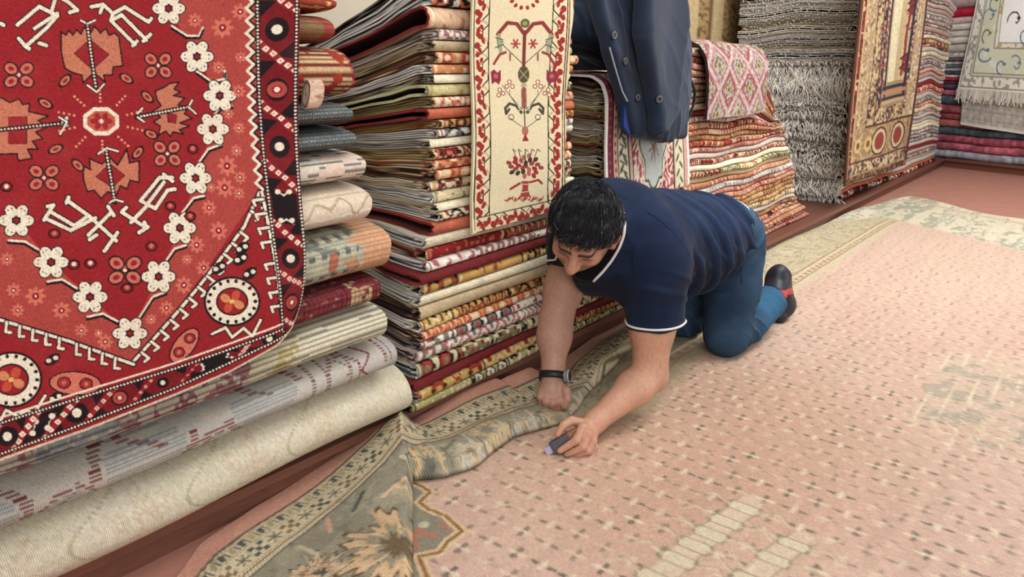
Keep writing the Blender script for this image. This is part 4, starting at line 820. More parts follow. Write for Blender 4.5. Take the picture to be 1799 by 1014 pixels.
# side border where it lies flat, and the far end
ev = yedge(XX) - YY; sb = XX > 1.55
fl = fbm(XX * 12, YY * 22, 31); sd_ = sb & (ev < np.interp(XX, [1.5, 2.4, 3.2, 6.], [.33, .32, .36, .36])); base_ = np.where((XX > 3.0)[..., None], S(214, 200, 164), S(186, 170, 134)).astype(np.float32)
t_ = np.clip((.40 - ev) / .05, 0, 1) * sb; t_ = t_ * smoothstep(1.55, 1.7, XX); cf.a = cf.a * (1 - t_[..., None]) + base_ * t_[..., None]
lf = (t_ > .9) & (ev < .27); swirl = np.sin(XX * 26 + 3 * fl) * np.sin(ev * 46 + 2.5 * vnoise(XX * 14, YY * 14, 4)); w_ = np.where(XX > 3., .5, .9)[..., None]; cc_ = cf.a.copy(); cc_[lf & (swirl > .42)] = S(158, 150, 122); cc_[lf & (swirl < -.6)] = S(196, 166, 130); cc_[lf & (np.abs(swirl) < .07)] = S(136, 124, 98); cf.a = cf.a * (1 - w_) + cc_ * w_
for e0, c in ((.275, S(176, 150, 112)), (.292, S(222, 204, 166)), (.33, S(184, 150, 118)), (.04, S(200, 180, 144))): cf.a[(t_ > .9) & (np.abs(ev - e0) < .005)] = c
dash = (np.floor(XX / .03) % 2 == 0) & (t_ > .9) & (np.abs(ev - .31) < .010); cf.a[dash] = S(182, 140, 112)
def xend(Y): return np.interp(Y, [-1.4, .26, .66, 1.02, 1.17, 1.4], [4.47, 5.70, 5.98, 6.24, 5.93, 5.5])
xe = xend(YY) - XX; fe = np.clip((.95 - xe) / .08, 0, 1); nf = fbm(XX * 4, YY * 16, 77); t2 = fe * (.75 + .25 * (nf > -.2)); cf.a = cf.a * (1 - t2[..., None]) + S(226, 216, 188) * t2[..., None]
gr_ = (fe > .5) & (vnoise(XX * 5 + 4 * fl, YY * 17, 40) > .28); cf.a[gr_] = cf.a[gr_] * .45 + S(140, 150, 132) * .55; cf.a[(fe > .9) & (np.abs(xe - .12) < .02)] = S(206, 190, 156)
# faded cream stems and the grey medallion on the field
def stem(pts, sc=1.):
    P = np.asarray(G_(pts)); n = len(P)
    cf.line(P, .050 * sc, S(222, 200, 170), .6); cf.line(P + [0, .030 * sc], .005, S(170, 158, 128), .7); cf.line(P - [0, .030 * sc], .005, S(170, 158, 128), .7)
    for a, b in zip(P[:-1], P[1:]):
        c = (a + b) / 2; hx = lambda q: [(c[0] + q * sc * a_, c[1] + q * sc * b_) for a_, b_ in ((-.016, -.028), (0, -.034), (.016, -.028), (.016, .028), (0, .034), (-.016, .028))]; cf.poly(hx(1.22), S(146, 136, 112), .8); cf.poly(hx(1.), S(226, 208, 176), .9)
        for s_ in (-1, 1): cf.line([c + [0, .035 * s_], c + [.02, .075 * s_ * sc], c + [-.01, .105 * s_ * sc]], .010, S(222, 196, 164), .55); cf.line([c + [.006, .035 * s_], c + [.026, .075 * s_ * sc], c + [-.004, .105 * s_ * sc]], .004, S(170, 150, 120), .5)
stem([(1120, 1040), (1175, 1005), (1205, 975), (1235, 955), (1260, 935), (1290, 912), (1322, 886)]); stem([(1290, 1045), (1340, 1005), (1375, 975), (1412, 952)], .9)
mc = on_z(1775, 705)[:2]; md = np.hypot((XX - mc[0]) / .42, (YY - mc[1]) / .26) + .35 * fbm(XX * 8, YY * 12, 61); mm_ = np.clip((1 - md) * 3, 0, 1)[..., None]; cf.a = cf.a * (1 - .4 * mm_) + S(204, 186, 160) * .4 * mm_
g2 = (md < .85) & (vnoise(XX * 22, YY * 22, 3) > .1); cf.a[g2] = cf.a[g2] * .62 + S(140, 146, 130) * .38; cf.a[(md < 1.1) & (np.abs(np.sin(XX * 60 + 5 * fl) * np.sin(YY * 60)) < .05)] = S(226, 210, 176)
cf.a *= .965; cf.speckle(.028, 13); cf.speckle(.02, 14, 2)
# --- the cloth
xs = np.concatenate([np.arange(.53, 1.9, .0036), np.arange(1.9, 3.2, .0058), np.arange(3.2, 6.241, .0098)]); sN = (xs - .53) / (xs[-1] - .53)
vs = np.concatenate([np.arange(0, .46, .0034), np.arange(.46, 1.0, .0055), np.arange(1.0, 1.45, .0085), np.linspace(1.46, 2.5, 36)])
Xg = np.repeat(xs[:, None], len(vs), 1); Vg = np.repeat(vs[None], len(xs), 0); Yg = yedge(Xg) - Vg
k_ = smoothstep(2.8, 6.2, Xg); Xg = Xg + k_ * (xend(Yg) - 6.238) * 1.
def cloth_height(X, Y, Vv):
    """height of the folded border above the rug below, on the fold's side of the lip"""
    D, nx_, ny_, al_, qx, qy = lip_sd(X, Y); d = np.maximum(D, 0)
    H0 = np.interp(al_, [0, 2, 3.6, 4, 5, 6.5, 8, 9.5, 10.4, 11.5, 13, 15, 17], [.032, .040, .048, .054, .048, .044, .050, .036, .016, .030, .050, .046, .0])
    fallw = np.interp(al_, [0, 3, 4, 4.6, 6, 10, 11.5, 14, 17], [.17, .15, .14, .25, .26, .24, .10, .075, .06]); h = H0 * (.78 + .22 * (1 - np.exp(-d / .018))) * (.10 + .90 * np.exp(-(d / fallw) ** 2))
    A0, A1 = np.array([.93, 1.01]), np.array([1.172, 1.262]); dv = A1 - A0; Lr = np.hypot(*dv); tt = ((X - A0[0]) * dv[0] + (Y - A0[1]) * dv[1]) / (Lr * Lr); sd2 = ((X - A0[0]) * dv[1] - (Y - A0[1]) * dv[0]) / Lr
    hp = np.interp(tt, [-.6, 0, .55, .8, 1.0, 1.12, 1.35], [.0, .026, .064, .090, .108, .092, .0]); rg = hp * np.where(sd2 < 0, np.exp(-np.abs(sd2) / .118), np.exp(-np.abs(sd2) / .060))
    h = np.maximum(h, rg) + .22 * np.minimum(h, rg); h = h - .010 * np.exp(-((X - 1.33) / .10) ** 2 - ((Y - 1.19) / .035) ** 2)
    h = h + np.interp(X, [1.25, 1.45, 1.62, 1.72, 1.78], [.0, .030, .048, .046, .0]) * smoothstep(.16, .0, Vv)
    h = h + (.0035 * np.sin(al_ * 5 + d * 30) * np.exp(-(d / .08) ** 2) + .003 * fbm(X * 9, Y * 9, 6)) * np.clip(d / .02, 0, 1)
    return np.maximum(h, .0), nx_, ny_, d, al_
# the rug lying flat, passing under the fold
D, _, _, _, _, _ = lip_sd(Xg, Yg); h = .0022 * fbm(Xg * 3, Yg * 5, 15) + np.where(Xg > 3.2, .022 * np.exp(-(Vg / .09) ** 2) * (.6 + .4 * np.sin(Xg * 5)), 0) + np.where(Xg > 3.2, .02 * np.exp(-((xend(Yg) - Xg) / .12) ** 2) * (.5 + .5 * np.sin(Yg * 9)), 0)
under = D > .02
Px, Py = Xg, np.minimum(Yg, 1.372 - .0235 * (Xg - .6) - .012); Pz = np.where(under, .0030, .0075 + np.maximum(h, 0)); Cc = cf.sample(Xg, Yg); Cc[D > .012] = S(150, 120, 100)
m = MB(); nu, nv = Xg.shape; P = np.stack([Px, Py, Pz], -1); f_ = grid_f(nu, nv)[:, ::-1]; keepf = ~(D > .05).ravel()[f_].all(1); m.add(P.reshape(-1, 3), f_[keepf], Cc.reshape(-1, 3))
for A_ in (P[0], P[-1], P[Xg[:, 0] > 3.0, 0], P[:, -1]):
    B_ = A_.copy(); B_[:, 2] = np.maximum(B_[:, 2] - .006, .0012); k = len(A_); i = np.arange(k - 1); m.add(np.concatenate([A_, B_]), np.stack([i, i + 1, i + 1 + k, i + k], -1), S(170, 110, 92))
# the folded border itself, gridded from its lip back to the selvedge
SELV = np.array([(.50, 1.16), (.545, 1.235), (.64, 1.305), (.80, 1.333), (1.165, 1.352), (1.22, 1.345), (1.32, 1.325), (1.40, 1.312), (1.48, 1.295), (1.57, 1.280), (1.66, 1.267), (1.72, 1.262), (1.785, 1.238), (1.99, 1.288), (2.2, 1.315), (2.45, 1.311), (2.75, 1.304), (3.12, 1.302)])
seg = np.hypot(*np.diff(LIP, axis=0).T); si = np.concatenate([[0], np.cumsum(seg)]); ss = np.linspace(0, si[-1], 900)
def spl(Q, sm=10):
    c = np.stack([np.interp(ss, si, Q[:, k]) for k in (0, 1)], -1); o_ = c.copy()
    for _ in range(sm): c[1:-1] = (c[:-2] + 2 * c[1:-1] + c[2:]) / 4
    return c
Lp, Sp = spl(LIP, 14), spl(SELV, 30)
tv = np.concatenate([np.linspace(0, .12, 16)[:-1], np.linspace(.12, 1, 96)]); X2 = Lp[:, None, 0] * (1 - tv) + Sp[:, None, 0] * tv; Y2 = Lp[:, None, 1] * (1 - tv) + Sp[:, None, 1] * tv; V2 = np.maximum(yedge(X2) - Y2, 0)
V2 = V2 * smoothstep(0, .06, 1 - tv)[None] + 0 if False else np.where(tv[None] > .93, V2 * (1 - tv[None]) / .07, V2)
h2, n2x, n2y, d2_, al2 = cloth_height(X2, Y2, V2); zb = .0095; Z2 = zb + h2 * np.clip(.45 + d2_ / .012, 0, 1); ln = .012 * np.exp(-d2_ / .02) * np.clip(h2 / .02, 0, 1); X3 = X2 + n2x * ln; Y3 = np.minimum(Y2 + n2y * ln, 1.372 - .0235 * (X2 - .6) - .012)
rows = []                                                            # the lip curls under
dirx, diry = (Sp - Lp).T / np.maximum(np.hypot(*(Sp - Lp).T), 1e-6)
for q, (back, dz) in enumerate(((.018, -1.), (.006, -.86), (-.001, -.6), (-.004, -.3))):
    z_ = Z2[:, 0] + dz * np.minimum(Z2[:, 0] - .0085, .030); rows.append(np.stack([X3[:, 0] + dirx * back, Y3[:, 0] + diry * back, z_], -1))
P2_ = np.concatenate([np.stack(rows, 1), np.stack([X3, Y3, Z2], -1)], 1); C2 = co_.sample(X2, V2); C2 = np.concatenate([np.repeat(C2[:, :1], 4, 1) * .8, C2], 1); m.add(P2_.reshape(-1, 3), grid_f(*P2_.shape[:2])[:, ::-1], C2.reshape(-1, 3))  # curled-under rows coloured darker, shade painted beneath the lip
A_ = P2_[:, -1]; B_ = A_.copy(); B_[:, 2] = np.maximum(B_[:, 2] - .007, .0012); k = len(A_); i = np.arange(k - 1); m.add(np.concatenate([A_, B_]), np.stack([i, i + k, i + 1 + k, i + 1], -1), S(180, 120, 100))
o = m.build('floor_rug', M_FLOORRUG); tag(o, 'large faded pink rug spread on the floor with a folded flowery border', 'rug')
# ================================================================== sculpting by distance fields
class Field:
    def __init__(s, lo, hi, h):
        s.lo = np.asarray(lo, float); s.h = h; s.n = np.ceil((np.asarray(hi, float) - s.lo) / h).astype(int) + 1; s.f = np.full(s.n, .2, np.float32)
    def sub(s, lo, hi):
        a = np.maximum(0, np.floor((np.asarray(lo) - s.lo) / s.h).astype(int)); b = np.minimum(s.n, np.ceil((np.asarray(hi) - s.lo) / s.h).astype(int) + 1)
        if (b <= a).any(): return None
        g = [(s.lo[k] + np.arange(a[k], b[k]) * s.h).astype(np.float32) for k in range(3)]
        return tuple(slice(a[k], b[k]) for k in range(3)), g[0][:, None, None], g[1][None, :, None], g[2][None, None, :]
    def merge(s, W, d, k, op='add'):
        a = s.f[W]
        if op == 'add':
            if k <= 0: s.f[W] = np.minimum(a, d); return
            h = np.clip(.5 + .5 * (a - d) / k, 0, 1); s.f[W] = a * (1 - h) + d * h - k * h * (1 - h)
        elif op == 'cut':
            if k <= 0: s.f[W] = np.maximum(a, -d); return
            h = np.clip(.5 - .5 * (a + d) / k, 0, 1); s.f[W] = a * (1 - h) - d * h + k * h * (1 - h)
    def cone(s, a, b, ra, rb, k=.02, op='add'):
        a = np.asarray(a, float); b = np.asarray(b, float); r = max(ra, rb) + k + 3 * s.h
        W = s.sub(np.minimum(a, b) - r, np.maximum(a, b) + r)
        if W is None: return
        W, X, Y, Z = W; ab = b - a; l2 = ab @ ab + 1e-9; t = np.clip(((X - a[0]) * ab[0] + (Y - a[1]) * ab[1] + (Z - a[2]) * ab[2]) / l2, 0, 1)
        d = np.sqrt((X - a[0] - t * ab[0]) ** 2 + (Y - a[1] - t * ab[1]) ** 2 + (Z - a[2] - t * ab[2]) ** 2) - (ra + (rb - ra) * t)
        s.merge(W, d, k, op)
    def chain(s, P, R, k=.015, k0=None):
        for i in range(len(P) - 1): s.cone(P[i], P[i + 1], R[i], R[i + 1], k if i or k0 is None else k0)
    def ell(s, c, ax, r, k=.02, op='add'):
        """ax: rows are the ellipsoid's unit axes"""
        c = np.asarray(c, float); ax = np.asarray(ax, float); r = np.asarray(r, float); q = r.max() + k + 3 * s.h
        W = s.sub(c - q, c + q)
        if W is None: return
        W, X, Y, Z = W; x, y, z = X - c[0], Y - c[1], Z - c[2]
        u = [(x * ax[i][0] + y * ax[i][1] + z * ax[i][2]) / r[i] for i in range(3)]; k0 = np.sqrt(u[0] ** 2 + u[1] ** 2 + u[2] ** 2)
        k1 = np.sqrt((u[0] / r[0]) ** 2 + (u[1] / r[1]) ** 2 + (u[2] / r[2]) ** 2) + 1e-6
        s.merge(W, k0 * (k0 - 1) / k1, k, op)
    def plane_cut(s, p, n, lo=None, hi=None, k=.0):
        """remove what lies on the +n side of the plane through p, inside an optional box"""
        p = np.asarray(p, float); n = np.asarray(n, float); n = n / np.linalg.norm(n)
        W = s.sub(s.lo if lo is None else lo, s.lo + s.n * s.h if hi is None else hi)
        if W is None: return
        W, X, Y, Z = W; d = (X - p[0]) * n[0] + (Y - p[1]) * n[1] + (Z - p[2]) * n[2]; s.f[W] = np.maximum(s.f[W], d)
    def surface(s):
        f = s.f; sg = f < 0; n = s.n
        c = np.zeros(n - 1, bool); al = np.ones(n - 1, bool); acc = np.zeros(n - 1, np.uint8)
        for i in (0, 1):
            for j in (0, 1):
                for k in (0, 1): acc += sg[i:n[0] - 1 + i, j:n[1] - 1 + j, k:n[2] - 1 + k]
        I = np.argwhere((acc > 0) & (acc < 8)); idx = np.full(n - 1, -1, np.int32); idx[I[:, 0], I[:, 1], I[:, 2]] = np.arange(len(I))
        P = np.zeros((len(I), 3)); w = np.zeros(len(I))
        for ax in range(3):
            o = [q for q in range(3) if q != ax]
            for a in (0, 1):
                for b in (0, 1):
                    A = I.copy(); A[:, o[0]] += a; A[:, o[1]] += b; B = A.copy(); B[:, ax] += 1
                    fa = f[A[:, 0], A[:, 1], A[:, 2]]; fb = f[B[:, 0], B[:, 1], B[:, 2]]; m = (fa < 0) != (fb < 0)
                    t = np.where(m, fa / np.where(fa == fb, 1, fa - fb), 0); q = A.astype(float); q[:, ax] += t; P[m] += q[m]; w += m
        V = s.lo + P / np.maximum(w, 1)[:, None] * s.h; F = []
        for ax in range(3):
            o = [(ax + 1) % 3, (ax + 2) % 3]
            sl = [slice(1, n[k] - 1) for k in range(3)]; sl[ax] = slice(0, n[ax] - 1); sh = list(sl); sh[ax] = slice(1, n[ax])
            a = sg[tuple(sl)]; b = sg[tuple(sh)]; E = np.argwhere(a != b)
            if not len(E): continue
            fl = a[E[:, 0], E[:, 1], E[:, 2]]; E = E.copy(); E[:, o[0]] += 1; E[:, o[1]] += 1; q = []
            for da, db in ((0, 0), (-1, 0), (-1, -1), (0, -1)):
                e = E.copy(); e[:, o[0]] += da; e[:, o[1]] += db; q.append(idx[e[:, 0], e[:, 1], e[:, 2]])
            q = np.stack(q, -1); q[~fl] = q[~fl][:, ::-1]; F.append(q)
        F = np.concatenate(F); F = F[(F >= 0).all(1)]
        return V, F
def relax(V, F, it=2, lam=.5):
    e = np.concatenate([F[:, [0, 1]], F[:, [1, 2]], F[:, [2, 3]], F[:, [3, 0]]]); e = np.concatenate([e, e[:, ::-1]])
    deg = np.bincount(e[:, 0], minlength=len(V))[:, None]
    for _ in range(it):
        a = np.stack([np.bincount(e[:, 0], V[e[:, 1], k], len(V)) for k in range(3)], -1) / np.maximum(deg, 1); V = V + lam * (a - V)
    return V
def vnormals(V, F):
    n = np.cross(V[F[:, 2]] - V[F[:, 0]], V[F[:, 3]] - V[F[:, 1]]); N_ = np.zeros_like(V)
    for k in range(4):
        for a in range(3): N_[:, a] += np.bincount(F[:, k], n[:, a], len(V))
    return N_ / (np.linalg.norm(N_, axis=1, keepdims=True) + 1e-12)
def noise3(P, sc, seed=0): return (vnoise(P[:, 0] * sc + 3.1, P[:, 1] * sc + P[:, 2] * sc * .7, seed) + vnoise(P[:, 1] * sc - 1.7, P[:, 2] * sc - P[:, 0] * sc * .6, seed + 1) + vnoise(P[:, 2] * sc, P[:, 0] * sc * .8 + P[:, 1] * sc * .5, seed + 2)) / 1.7
def toworld(c): return RT * c[0] + UPC * c[1] - FWD * c[2]           # (right, up, towards viewer)
def mixc(A, B, t): t = np.clip(t, 0, 1)[:, None]; return A * (1 - t) + np.asarray(B, np.float32) * t

# ================================================================== the man kneeling on the pink rug
def skin_mat():
    m, nt, b = nodes('skin'); L = nt.links.new
    at = N(nt, 'ShaderNodeAttribute', attribute_name='Col'); tc = N(nt, 'ShaderNodeTexCoord'); no = N(nt, 'ShaderNodeTexNoise'); setin(no, Scale=90., Detail=4.); L(tc.outputs['Object'], no.inputs['Vector'])
    mr = N(nt, 'ShaderNodeMapRange'); setin(mr, From_Min=.3, From_Max=.7, To_Min=.92, To_Max=1.06); L(no.outputs['Fac'], mr.inputs['Value'])
    vm = N(nt, 'ShaderNodeVectorMath', operation='SCALE'); L(at.outputs['Color'], vm.inputs[0]); L(mr.outputs['Result'], vm.inputs['Scale']); L(vm.outputs[0], b.inputs['Base Color'])
    bp = N(nt, 'ShaderNodeBump'); setin(bp, Strength=.12, Distance=.002); L(no.outputs['Fac'], bp.inputs['Height']); L(bp.outputs[0], b.inputs['Normal'])
    setin(b, Roughness=.52); b.inputs['Subsurface Weight'].default_value = .12; b.inputs['Subsurface Radius'].default_value = (.012, .005, .003); b.inputs['Specular IOR Level'].default_value = .35
    return m
M_SKIN = skin_mat()
M_JERSEY = vc_mat('navy_jersey', nscale=700., namp=.1, bump=.15, bdist=.001, sheen=.04, spec=.1)
M_DENIM = vc_mat('blue_denim', nscale=520., namp=.22, bump=.3, bdist=.001, spec=.1)
M_HAIR = vc_mat('dark_hair', rough=.6, nscale=150., namp=.3, bump=.3, spec=.18)
M_LEATHER = vc_mat('worn_leather', rough=.45, nscale=120., namp=.15, bump=.2, spec=.4)
man = empty('person', (2.0, .95, 0.), 'man in a navy short-sleeved shirt and jeans kneeling on the pink rug', 'person')

SH_L, EL_L, WR_L = np.array([1.765, .875, .445]), np.array([1.733, .860, .134]), np.array([1.525, .905, .062])
SH_R, EL_R, WR_R = np.array([1.790, 1.150, .460]), at_d(977, 560, 2.15), at_d(972, 652, 2.105)
HC = at_d(1025, 400, 1.86)                                          # middle of the head
EF = toworld((-.30, -.86, .42)); EF /= np.linalg.norm(EF); EU = toworld((.0, .42, .90)); EU -= EF * (EU @ EF); EU /= np.linalg.norm(EU); EL = np.cross(EU, EF)
AX = np.stack([EF, EL, EU])
HS = .97
def hl(f, l, u): return HC + HS * (EF * f + EL * l + EU * u)
NECK = np.array([1.755, 1.02, .52])
KN_L, KN_R = np.array([2.325, .875, .075]), np.array([2.42, 1.08, .075])
HP_L, HP_R = np.array([2.36, .885, .405]), np.array([2.40, 1.055, .405])
AN_L, AN_R = np.array([2.68, .845, .125]), np.array([2.74, 1.06, .13])

fd = Field((1.36, .74, -.01), (2.86, 1.32, .74), .0032)
# trunk and legs under the clothes keep the body in one piece
fd.cone((1.79, 1.02, .49), (2.30, .97, .41), .10, .10, .05); fd.cone(SH_L, SH_R, .05, .05, .06)
for hp, kn, an in ((HP_L, KN_L, AN_L), (HP_R, KN_R, AN_R)): fd.cone((2.30, .97, .41), hp, .09, .07, .05); fd.cone(hp, kn, .07, .045, .03); fd.cone(kn, an, .042, .036, .02)
fd.cone(NECK, hl(-.035, 0, -.075), .062, .058, .04)
# head: braincase, jaw, brow, nose, cheeks, lips, chin, ears
fd.ell(hl(-.006, 0, .033), AX, np.array([.087, .076, .084]) * HS, .02)
fd.ell(hl(.018, 0, -.035), AX, np.array([.072, .060, .078]) * HS, .03)
fd.ell(hl(.042, 0, -.088), AX, np.array([.036, .036, .026]) * HS, .03)
fd.cone(hl(.078, -.032, .012), hl(.078, .032, .012), .012 * HS, .012 * HS, .02)
for sg in (-1, 1):
    fd.ell(hl(.070, sg * .030, -.004), AX, np.array([.014, .017, .010]) * HS, .008, 'cut')
    fd.ell(hl(.066, sg * .031, -.006), AX, np.array([.013, .0145, .0115]) * HS, .004)
    fd.ell(hl(.058, sg * .042, -.030), AX, np.array([.026, .022, .020]) * HS, .02)
    fd.cone(hl(-.012, sg * .062, -.045), hl(.030, sg * .046, -.082), .018, .016, .03)
    e = hl(.000, sg * .086, -.024); A2 = np.stack([EF * .80 + EL * sg * -.60, EL * sg * .80 + EF * .60, EU]); fd.cone(hl(.008, sg * .066, -.024), e, .016, .008, .01); fd.ell(e, A2, (.020, .007, .033), .006); fd.ell(e + A2[1] * .006 + EF * .002, A2, (.011, .005, .020), .003, 'cut'); fd.cone(e - EU * .026 + EF * .004, e - EU * .018 + EF * .006, .007, .007, .006)
fd.cone(hl(.084, 0, .008), hl(.112, 0, -.030), .0085, .0125, .012); fd.ell(hl(.108, 0, -.034), AX, (.016, .0125, .011), .008)
for sg in (-1, 1): fd.ell(hl(.098, sg * .013, -.036), AX, (.013, .008, .009), .006)
fd.ell(hl(.083, 0, -.058), AX, (.010, .022, .006), .006); fd.ell(hl(.081, 0, -.068), AX, (.011, .019, .007), .006); fd.ell(hl(.090, 0, -.063), AX, (.008, .026, .0016), .002, 'cut')
# near arm
fd.chain([SH_L, SH_L * .45 + EL_L * .55, EL_L + [0, 0, .01]], [.066, .058, .047], .03)
mid = EL_L * .68 + WR_L * .32 + np.array([0, -.004, .006])
fd.chain([EL_L, mid, WR_L], [.046, .047, .028], .025); fd.ell(EL_L + [.012, -.004, -.012], np.eye(3), (.036, .036, .036), .02)
# far arm, straight down onto the fist
fd.chain([SH_R, SH_R * .4 + EL_R * .6, EL_R], [.064, .054, .046], .03); fd.chain([EL_R, EL_R * .66 + WR_R * .34 + np.array([-.004, 0, 0]), WR_R], [.045, .047, .031], .025)
# near hand, closed round the trimming tool
q = lambda x, y, d: at_d(x, y, d)
fd.cone(WR_L, q(1026, 762, 1.912), .026, .026, .02); fd.ell(q(1030, 768, 1.905), np.eye(3), (.030, .026, .026), .015)
HL = dict(thumb=([(1026, 745, 1.915), (1004, 739, 1.898), (990, 748, 1.885), (980, 763, 1.880)], [.014, .0115, .0105, .0085]),
          index=([(1030, 750, 1.900), (1023, 751, 1.872), (1012, 774, 1.858), (984, 792, 1.862)], [.012, .0115, .0105, .0082]),
          middle=([(1036, 760, 1.905), (1034, 764, 1.872), (1024, 786, 1.862), (996, 798, 1.872)], [.012, .0115, .0105, .0085]),
          ring=([(1040, 770, 1.905), (1042, 775, 1.880), (1034, 793, 1.872), (1010, 801, 1.882)], [.011, .0105, .0095, .008]),
          pinky=([(1041, 780, 1.908), (1045, 786, 1.892), (1040, 799, 1.886), (1022, 803, 1.892)], [.010, .0092, .0085, .0072]))
for nm, (P, R) in HL.items(): fd.chain([q(*p) for p in P], R, .004, .008)
# far hand, a fist pressed on the rug
fd.cone(WR_R, q(969, 684, 2.10), .029, .033, .02); fd.ell(q(968, 690, 2.098), np.stack([RT, UPC, FWD]), (.036, .026, .030), .015)
HR = dict(index=([(980, 690, 2.09), (983, 704, 2.068), (982, 716, 2.084), (978, 709, 2.105)], [.013, .012, .011, .010]),
          middle=([(970, 692, 2.09), (971, 708, 2.066), (971, 719, 2.082), (968, 711, 2.105)], [.013, .0122, .011, .010]),
          ring=([(960, 690, 2.09), (959, 705, 2.070), (960, 716, 2.086), (958, 709, 2.105)], [.0125, .0115, .0105, .010]),
          pinky=([(952, 686, 2.095), (949, 697, 2.080), (951, 708, 2.092), (951, 702, 2.11)], [.011, .0102, .0095, .009]),
          thumb=([(984, 678, 2.095), (995, 687, 2.072), (997, 701, 2.062), (991, 714, 2.064)], [.014, .0125, .0115, .0095]))
for nm, (P, R) in HR.items(): fd.chain([q(*p) for p in P], R, .004, .008)
V, F = fd.surface(); V = relax(V, F, 1, .4)
base = S(186, 138, 112); C = np.broadcast_to(base, V.shape).astype(np.float32).copy()
C = C * (1 + .05 * noise3(V, 25)[:, None]); lf = np.einsum('ij,kj->ki', AX, (V - HC) / HS); f_, l_, u_ = lf[:, 0], lf[:, 1], lf[:, 2]
head = np.linalg.norm(V - HC, axis=1) < .17
g = lambda f0, l0, u0, rf, rl, ru: np.clip(1.3 - (((np.abs(l_) - l0) / rl) ** 2 + ((u_ - u0) / ru) ** 2), 0, 1) * (f_ > f0 - rf) * head
C = mixc(C, S(168, 112, 92), .5 * head)                              # face: a little ruddier, stubble, lips, brows, lids
C = mixc(C, S(192, 112, 92), .6 * g(.1, 0, -.033, .03, .016, .014)); C = mixc(C, S(116, 92, 82), .55 * head * (u_ < -.046) * (f_ > -.03) * smoothstep(-.04, -.06, u_))
C = mixc(C, S(140, 78, 70), .8 * g(.08, 0, -.063, .02, .021, .009)); C = mixc(C, S(50, 28, 26), .9 * g(.08, 0, -.063, .02, .024, .0020))
br = .0155 - .06 * (np.abs(l_) - .03) ** 2 / .03; C = mixc(C, S(34, 28, 28), .95 * head * (f_ > .05) * (np.abs(l_) > .008) * (np.abs(l_) < .054) * np.clip(1.4 - np.abs(u_ - br - .001) / .0048, 0, 1))
C = mixc(C, S(60, 36, 32), .9 * g(.07, .031, -.0115, .03, .0155, .0026)); C = mixc(C, S(140, 92, 78), .5 * g(.07, .031, -.016, .03, .018, .006)); C = mixc(C, S(70, 34, 28), .7 * head * (f_ > .09) * (np.abs(np.abs(l_) - .008) < .005) * (np.abs(u_ + .043) < .003))
C = mixc(C, S(172, 104, 90), .5 * head * (np.abs(l_) > .077))        # ears
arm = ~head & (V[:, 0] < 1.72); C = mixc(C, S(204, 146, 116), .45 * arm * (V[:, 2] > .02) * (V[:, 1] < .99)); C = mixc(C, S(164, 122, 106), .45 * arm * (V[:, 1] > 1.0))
hr = arm & (V[:, 2] > .10); hair = (vnoise(V[:, 0] * 420 + V[:, 1] * 60, V[:, 2] * 70 + V[:, 1] * 300, 5) > .45); C[hr & hair] *= .95
kn = ~head & (V[:, 2] < .075) & (V[:, 0] < 1.62); C = mixc(C, S(188, 112, 94), .3 * kn * (.5 + .5 * noise3(V, 60, 8)))
body = mesh('body', V, F, M_SKIN, C); put(body, man)

# ---- hair: a close cap with a ragged hairline, plus short locks
hf = Field(HC - .16, HC + .16, .0028)
hf.ell(hl(-.007, 0, .038), AX, np.array([.096, .090, .090]) * HS, .01); hf.ell(hl(-.042, 0, -.012), AX, np.array([.056, .076, .072]) * HS, .02)
for sg in (-1, 1): hf.cone(hl(.024, sg * .066, .02), hl(.022, sg * .073, -.022), .016, .007, .01)
V, F = hf.surface(); lf = np.einsum('ij,kj->ki', AX, (V - HC) / HS); f_, l_, u_ = lf.T
n = vnormals(V, F); V = V + n * (.0035 * noise3(V, 70, 3) + .0055 * noise3(V, 34, 9) + .002 * noise3(V, 150, 5))[:, None]
rag = .006 * vnoise(l_ * 160, f_ * 40, 4); line = np.where(f_ > .028, .050 - .28 * np.maximum(0, np.abs(l_) - .052) + .15 * (f_ - .08), np.where(f_ > .022, -.030, np.where(f_ > -.026, .020, -.088)))
keep = (u_ + rag) > line; Fk = F[keep[F].all(1)]; used = np.unique(Fk); mp = np.full(len(V), -1); mp[used] = np.arange(len(used)); V2 = V[used]; F2 = mp[Fk]; n2 = n[used]
r = np.random.default_rng(4); C = np.broadcast_to(S(30, 31, 36), V2.shape).astype(np.float32) * (1 + .25 * noise3(V2, 90, 7)[:, None]); side = (np.abs(l_[used]) > .066) & (u_[used] < .03); C = mixc(C, S(62, 60, 62), .7 * side)
m = MB(); m.add(V2, F2, C)
loc = lf[used]
for i in r.choice(len(V2), 4200, replace=False):                      # locks, combed forward and sideways, a few grey
    if abs(loc[i, 1]) > .060 and -.040 < loc[i, 0] < .030 and loc[i, 2] < .036: continue
    p = V2[i]; nn = n2[i]; L = r.uniform(.012, .026) * (1.15 if loc[i, 2] > .02 else .6)
    sw = EF * r.normal(.9, .3) + EL * (loc[i, 1] * 5 + r.normal(0, .3)) + EU * r.normal(-.15, .2) + FWD * 0; sw = sw - nn * (sw @ nn); sw /= np.linalg.norm(sw) + 1e-6
    t = np.linspace(0, 1, 4)[:, None]; P = p - nn * .002 + sw * L * t + nn * (.0055 * np.sin(t * 2.7)) ; w = np.cross(sw, nn) * r.uniform(.0007, .0015)
    Q = np.stack([P - w * (1 - t * .85), P + nn * .0008, P + w * (1 - t * .85)], 1); gcol = S(24, 25, 30) * r.uniform(.6, 1.5) if r.random() < .94 else S(104, 104, 106) * r.uniform(.5, 1.1)
    m.add(Q.reshape(-1, 3), grid_f(4, 3), gcol)
ho = m.build('hair', M_HAIR); put(ho, man)

